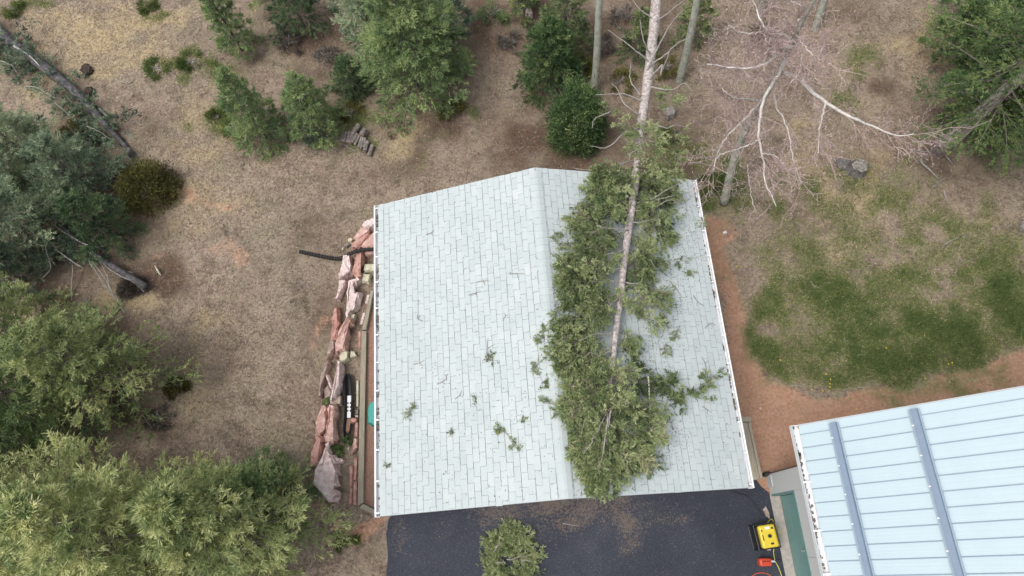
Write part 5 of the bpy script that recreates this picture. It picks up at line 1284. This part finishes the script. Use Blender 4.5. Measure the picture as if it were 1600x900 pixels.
for px, py, s_, lab in ((646, 638, .26, 'lone green sprig at the lower left of the left slope'), (763, 560, .34, 'largest dark sprig in the middle of the left slope'), (836, 573, .26, 'green sprig near the ridge beside the crown, below the middle'), (858, 628, .36, 'big green sprig beside the crown on the ridge line'),
                        (853, 600, .24, 'dark sprig just above the big one at the ridge'), (788, 676, .24, 'upper green sprig of the lower middle pair'), (801, 690, .26, 'lower green sprig of the lower middle pair'), (817, 655, .18, 'small green sprig between the ridge sprig and the lower pair'),
                        (775, 675, .12, 'tiny dark sprig left of the lower middle pair'), (741, 624, .14, 'tiny dark sprig on the left slope below the largest one'), (868, 368, .32, 'green sprig just left of the crown near the ridge top'), (912, 314, .34, 'green sprig left of the crown at the back edge of the roof'),
                        (848, 520, .3, 'sprig at the left rim of the crown halfway down the ridge'), (845, 530, .2, 'small sprig beside the left rim sprig at the ridge'), (1056, 520, .44, 'bright green sprig standing alone on the right slope'), (1080, 430, .22, 'dull sprig on the right slope near the upper gutter'),
                        (1098, 352, .30, 'green sprig hanging at the right gutter'), (1062, 412, .3, 'thin dark bough tip on the right slope under the crown'), (1040, 545, .22, 'sparse sprig right of the trunk above the broken limb'), (705, 674, .10, 'tiny dark sprig lowest on the left slope'),
                        (604, 727, .16, 'brown sprig near the lower left corner of the roof')):
    sprig(px, py, s_, lab, tint=.32 if 'dark' in lab or 'brown' in lab else .5, n=4 if s_ < .2 else 7, needles=14 if s_ < .2 else 22)
# bare twigs on the roof, one object each
k = 0
for px, py, L_, a_, lab in ((755, 440, 22, .1, 'bare dark twig on the upper middle of the left slope'), (742, 458, 20, .3, 'forked bare twig just below the upper middle twig'), (808, 428, 26, 0, 'thin long twig left of the ridge, upper half'), (786, 495, 12, 1.5, 'short upright twig right of the middle of the left slope'),
                            (763, 545, 34, 1.6, 'long bent twig above the largest dark sprig'), (690, 596, 16, .5, 'thin twig above the lone lower left sprig'), (655, 566, 18, .4, 'thin twig low on the far left slope'), (716, 617, 16, .9, 'curved thin twig right of the lone lower left sprig'),
                            (672, 363, 14, .5, 'faint twig on the upper part of the left slope'), (656, 496, 14, 2.2, 'faint twig halfway down the far left slope'), (695, 590, 10, 2.1, 'very short twig beside the thin twig above the lone sprig'), (1100, 568, 22, 1.9, 'dark twig above the tip of the broken limb'),
                            (1092, 470, 24, -.8, 'dark twig on the right slope near the middle gutter'), (1110, 510, 16, .2, 'small twig touching the right gutter'), (1055, 450, 30, -.9, 'dark bare twig right of the crown on the upper right slope'), (1105, 640, 18, -.6, 'small twig below the tip of the broken limb'), (1048, 660, 22, 1.9, 'twig right of the split limb low on the right slope')):
    c = at_roof(px, py, .015); q = at_roof(px + L_ * math.cos(a_), py - L_ * math.sin(a_), .015); v_ = q - c
    pth = smooth_path([c - v_ * .5, c + rng.standard_normal(3) * [.03, .03, 0] + [0, 0, .01], c + v_ * .5], 7)
    g = Geo().tube(clampz(pth, .012), np.linspace(.010, .004, 7), 5); e = pth[4] + np.array([v_[1], -v_[0], 0]) * .35; g.tube(clampz(np.array([pth[3], e]), .012), [.006, .003], 4)
    tag(g.obj('twig', M['branch_dead'], None, False, c), lab, 'twig', 'bare twigs on the roof')
# needle litter on the shingles round the crown
n = 8000; yy = rng.uniform(262, 775, n); side_ = rng.random(n) < .5
lo = np.interp(yy, ROWS[:, 0], ROWS[:, 1]); hi = np.interp(yy, ROWS[:, 0], ROWS[:, 2])
px_ = np.where(side_, lo + rng.normal(6, 9, n), hi + rng.normal(-4, 22, n)); idx = rng.permutation(n)[:1300]; px_[idx] = rng.uniform(600, 1150, 1300); yy[idx] = rng.uniform(300, 790, 1300)
P = np.array([at_roof(a_, b_, .012) for a_, b_ in zip(px_, yy)]); ok = (P[:, 0] > .1) & (P[:, 0] < 7.9) & (P[:, 1] > 0) & (P[:, 1] < GL); P = P[ok]; m_ = len(P)
V, F = blades(P, np.c_[rng.standard_normal((m_, 2)), np.zeros(m_)], .02 + .045 * rng.random(m_) ** 2, .007 + .008 * rng.random(m_))
o = obj_np('needle_litter', clampz(V, .013), F, M['twig'], None, False, np.repeat(np.clip(rng.normal(.35, .2, m_), 0, 1), 4)); o['kind'] = 'stuff'
# cut bough on the driveway
cb = at(796, 872, 0); cbo = thing('cut_bough', cb, 'round heap of cut green pine bough lying on the asphalt', 'fallen branch')
S_, T2 = [], []
for k in range(150):
    a_ = rng.random() * 6.28; r_ = rng.random() ** .5; q = cb + np.array([.56 * r_ * math.cos(a_) * .85, .56 * r_ * math.sin(a_), .03 + .16 * rng.random() * (1 - r_ * .7)])
    S_.append(q); T2.append(q + np.array([math.cos(a_), math.sin(a_), .1]) * .14 + rng.standard_normal(3) * [.1, .1, .04])
V, F, t_ = needle_sprays(np.array(S_), np.array(T2), np.zeros(150), np.full(150, 30), 4, (.07, .018), np.clip(rng.normal(.6, .14, 150), 0, 1), flat=.6, spread=.5, inner=0); V[:, 2] = np.maximum(V[:, 2], .02)
obj_np('foliage', V, F, M['fallen'], cbo, False, t_)
for L in ([(772, 861, .25), (778, 852, .27), (784, 846, .25)], [(792, 874, .3), (802, 874, .33), (812, 869, .33), (822, 870, .3)], [(815, 876, .3), (822, 875, .3), (828, 877, .28)], [(775, 880, .25), (790, 878, .3)]): limb(L, .014, parent=cbo, on_roof=False, mat='branch_grey', n=8)

# ------------------------------------------------------------------ FALLEN DEAD TREES AT THE LEFT
ft = thing('fallen_log', at_g(110, 130), 'long grey dead trunk lying at the upper left with green growth at its end', 'fallen tree')
P = smooth_path([at_g(-60, 0, .30), at_g(0, 52, .28), at_g(60, 98, .26), at_g(120, 146, .24), at_g(165, 195, .2), at_g(205, 238, .14)], 30)
Geo().tube(P, np.r_[np.linspace(.21, .17, 15), np.linspace(.17, .05, 15)], 12, True, .06).obj('trunk', M['bark_dark'], ft, True)
P2 = smooth_path([at_g(22, 72, .53), at_g(45, 86, .51), at_g(62, 103, .48)], 8); Geo().tube(P2, np.linspace(.035, .01, 8), 6).obj('bare_wood', M['branch_white'], ft, True)
S_, T2, sd2 = [], [], []
for k in range(130):
    f = .25 + .7 * rng.random(); q = P[int(f * 29)]; d = rng.standard_normal(3) * [1, 1, .4] + np.array([-.5, -.45, .2]); d /= np.linalg.norm(d)
    S_.append(q + d * .1); T2.append(q + d * (.35 + .75 * rng.random())); sd2.append(np.clip(rng.normal(.38, .15), 0, 1))
V, F, t_ = needle_sprays(np.array(S_), np.array(T2), np.full(130, .2), np.full(130, 34), 4, (.08, .024), np.array(sd2)); V[:, 2] = np.maximum(V[:, 2], ground_h(V[:, 0], V[:, 1]) + .01)
obj_np('foliage', V, F, M['spruce_blue'], ft, False, t_)
for L in ([(38, 135, .6), (60, 137, .7), (80, 150, .7), (105, 158, .6)], [(135, 197, .5), (160, 209, .55), (183, 226, .4)], [(0, 95, .5), (20, 103, .6), (28, 118, .5)], [(85, 160, .6), (100, 172, .6), (112, 185, .5)], [(200, 245, .4), (210, 262, .4), (216, 274, .3)]):
    limb(L, .016, mat='branch_dead', parent=ft, on_roof=False, n=9)
P = smooth_path([at_g(-30, 160, .2), at_g(0, 182, .16), at_g(24, 206, .12)], 10)
tag(Geo().tube(P, np.linspace(.12, .08, 10), 9, True, .06).obj('fallen_log', M['bark_grey'], None, True, P[5]), 'short dark grey log at the left edge below the long trunk', 'log')
fs = thing('fallen_spruce', at_g(215, 448), 'dead fallen spruce with bare grey branches and a dark root heap', 'fallen tree')
P = smooth_path([at_g(228, 448, .25), at_g(190, 425, .32), at_g(130, 385, .4), at_g(70, 330, .5), at_g(10, 275, .6)], 24)
Geo().tube(P, np.linspace(.10, .04, 24), 9, True, .06).obj('trunk', M['bark_dark'], fs, True)
for L in ([(199, 495, .2), (183, 472, .4), (167, 440, .6), (145, 411, .7), (119, 390, .7)], [(185, 473, .4), (160, 440, .6), (136, 406, .75), (110, 384, .7)], [(225, 456, .4), (208, 441, .6), (177, 425, .7), (151, 402, .7)], [(207, 426, .5), (190, 423, .6), (170, 417, .6)],
          [(174, 381, .8), (158, 386, .9), (144, 386, 1.0), (122, 376, 1.1), (101, 363, 1.1), (83, 351, 1.0)], [(67, 434, .6), (76, 425, .7), (80, 416, .8), (72, 392, 1.0), (64, 363, 1.0)], [(129, 418, .6), (101, 400, .8), (87, 388, .9), (76, 372, 1.0)], [(112, 473, .3), (112, 440, .5), (114, 405, .6)],
          [(183, 472, .4), (172, 450, .6), (165, 425, .65), (150, 400, .7)], [(190, 478, .35), (178, 460, .5), (160, 445, .6)], [(152, 400, .7), (140, 395, .8), (128, 372, .8)], [(25, 470, .5), (40, 455, .8), (55, 440, .8)]):
    limb(L, .020, mat='branch_grey', parent=fs, on_roof=False, n=12)
S_, T2 = [], []
for k in range(60):
    q = P[rng.integers(8, 23)]; d = rng.standard_normal(3) * [1, 1, .5]; d /= np.linalg.norm(d); S_.append(q + d * .15); T2.append(q + d * (.4 + .7 * rng.random()))
V, F, t_ = needle_sprays(np.array(S_), np.array(T2), np.full(60, .2), np.full(60, 36), 4, (.08, .024), np.clip(rng.normal(.4, .15, 60), 0, 1)); V[:, 2] = np.maximum(V[:, 2], ground_h(V[:, 0], V[:, 1]) + .01)
obj_np('foliage', V, F, M['spruce_blue'], fs, False, t_)
o = Geo().tube([at_g(242, 415, .05), at_g(247, 424, .12), at_g(251, 430, .05)], [.012, .03, .01], 6).obj('wood_splinter', M['rock_cream'], None, False, at_g(246, 423)); tag(o, 'pale splinter of fresh wood beside the dark root heap', 'wood')
# roots of the large spruce and sticks on the ground
for L, r, lab in (([(1424, 233, .05), (1440, 236, .07), (1458, 239, .05)], .022, 'straight root stick running left from the large spruce trunk'), ([(1442, 246, .03), (1439, 253, .05), (1450, 263, .06), (1468, 281, .03)], .04, 'curved pale root on the dark soil below the large spruce'),
                  ([(1472, 238, .08), (1480, 246, .06), (1488, 256, .02)], .035, 'short root right at the foot of the large spruce'), ([(1455, 294, .03), (1466, 286, .05), (1478, 277, .04)], .022, 'slanting stick below the curved root'), ([(1475, 296, .03), (1477, 306, .04), (1481, 315, .02)], .025, 'short upright stick below the slanting one'),
                  ([(1476, 382, .02), (1486, 376, .03), (1498, 371, .03)], .02, 'weathered stick alone on the upper lawn'), ([(1267, 439, .02), (1272, 447, .03), (1282, 450, .02)], .012, 'small bent twig in the middle of the lawn'), ([(1340, 605, .02), (1351, 606, .03), (1361, 604, .02)], .014, 'pale stick lying where the lawn meets the red soil'),
                  ([(1339, 555, .02), (1348, 554, .02)], .012, 'tiny pale stick on the lower green lawn'), ([(1319, 528, .02), (1321, 536, .02)], .010, 'tiny upright twig on the green lawn'), ([(1237, 602, .02), (1260, 604, .02)], .010, 'faint stick along the lower left lawn edge'), ([(1213, 637, .02), (1221, 647, .02)], .012, 'dark twig on the red soil between the buildings'),
                  ([(180, 124, .03), (200, 130, .04), (210, 121, .06)], .022, 'forked dead stick in the dry grass at the upper left'), ([(212, 190, .02), (221, 196, .03)], .02, 'short pale stick in the dry grass'), ([(155, 170, .05), (166, 180, .08), (172, 186, .05)], .05, 'short pale log piece with a dark end beside the thicket'),
                  ([(1100, 300, .05), (1110, 299, .12), (1122, 312, .06)], .02, 'grey stick curved beside the bare aspen foot'), ([(1135, 458, .02), (1142, 462, .03)], .012, 'small stick beside the right garage wall'), ([(880, 818, .02), (905, 822, .02)], .01, 'thin twig on the dusty asphalt')):
    P = smooth_path([at_g(x, y, z) for x, y, z in L], 9)
    tag(Geo().tube(P, np.linspace(r, r * .45, 9), 7, True, .08).obj('stick', M['branch_dead'] if 'root' in lab or 'dark' in lab or 'grey' in lab else M['branch_grey'], None, True, P[4]), lab, 'stick' if 'root' not in lab.split(' on ')[0] else 'root', 'sticks and roots on the ground')
o = rock('paper_scrap', [(1130, 362), (1134, 360), (1136, 364), (1131, 366)], .03, 'white', 'small white scrap on the grass right of the garage gutter', 'scrap', sub=2)
o = rock('stone', [(1186, 637), (1189, 636), (1190, 639), (1187, 640)], .03, 'rock_pale', 'tiny white pebble on the red soil between the buildings', 'stone', sub=2)
DG = 'yellow dandelions at the lawn edge'
dm = None
for px, py in ((1290, 585), (1297, 593), (1296, 600), (1268, 609), (1285, 611), (1445, 592), (1337, 640), (1481, 569), (1487, 567), (1384, 544), (1150, 417), (1218, 563), (1296, 605), (1437, 640)):
    p = at_g(px, py, .02)
    if dm is None:
        g = Geo(); g.tube([(0, 0, -.02), (0, 0, .03)], .006, 5, False); 
        n_ = 10; th = np.linspace(0, 6.28, n_, endpoint=False); V = np.vstack([np.c_[np.cos(th) * .020, np.sin(th) * .020, np.full(n_, .032)], [[0, 0, .038]], [[0, 0, .026]]]); g.add(V, None, [(i_, (i_ + 1) % n_, n_) for i_ in range(n_)] + [((i_ + 1) % n_, i_, n_ + 1) for i_ in range(n_)])
        dm = mesh_np('dandelion', np.vstack(g.V), [np.vstack(g.Q), np.vstack(g.T)], M['dandelion'])
    o = bpy.data.objects.new('dandelion', dm); link(o); o.location = p; tag(o, 'tiny yellow dandelion flower dotting the lawn', 'flower', DG)
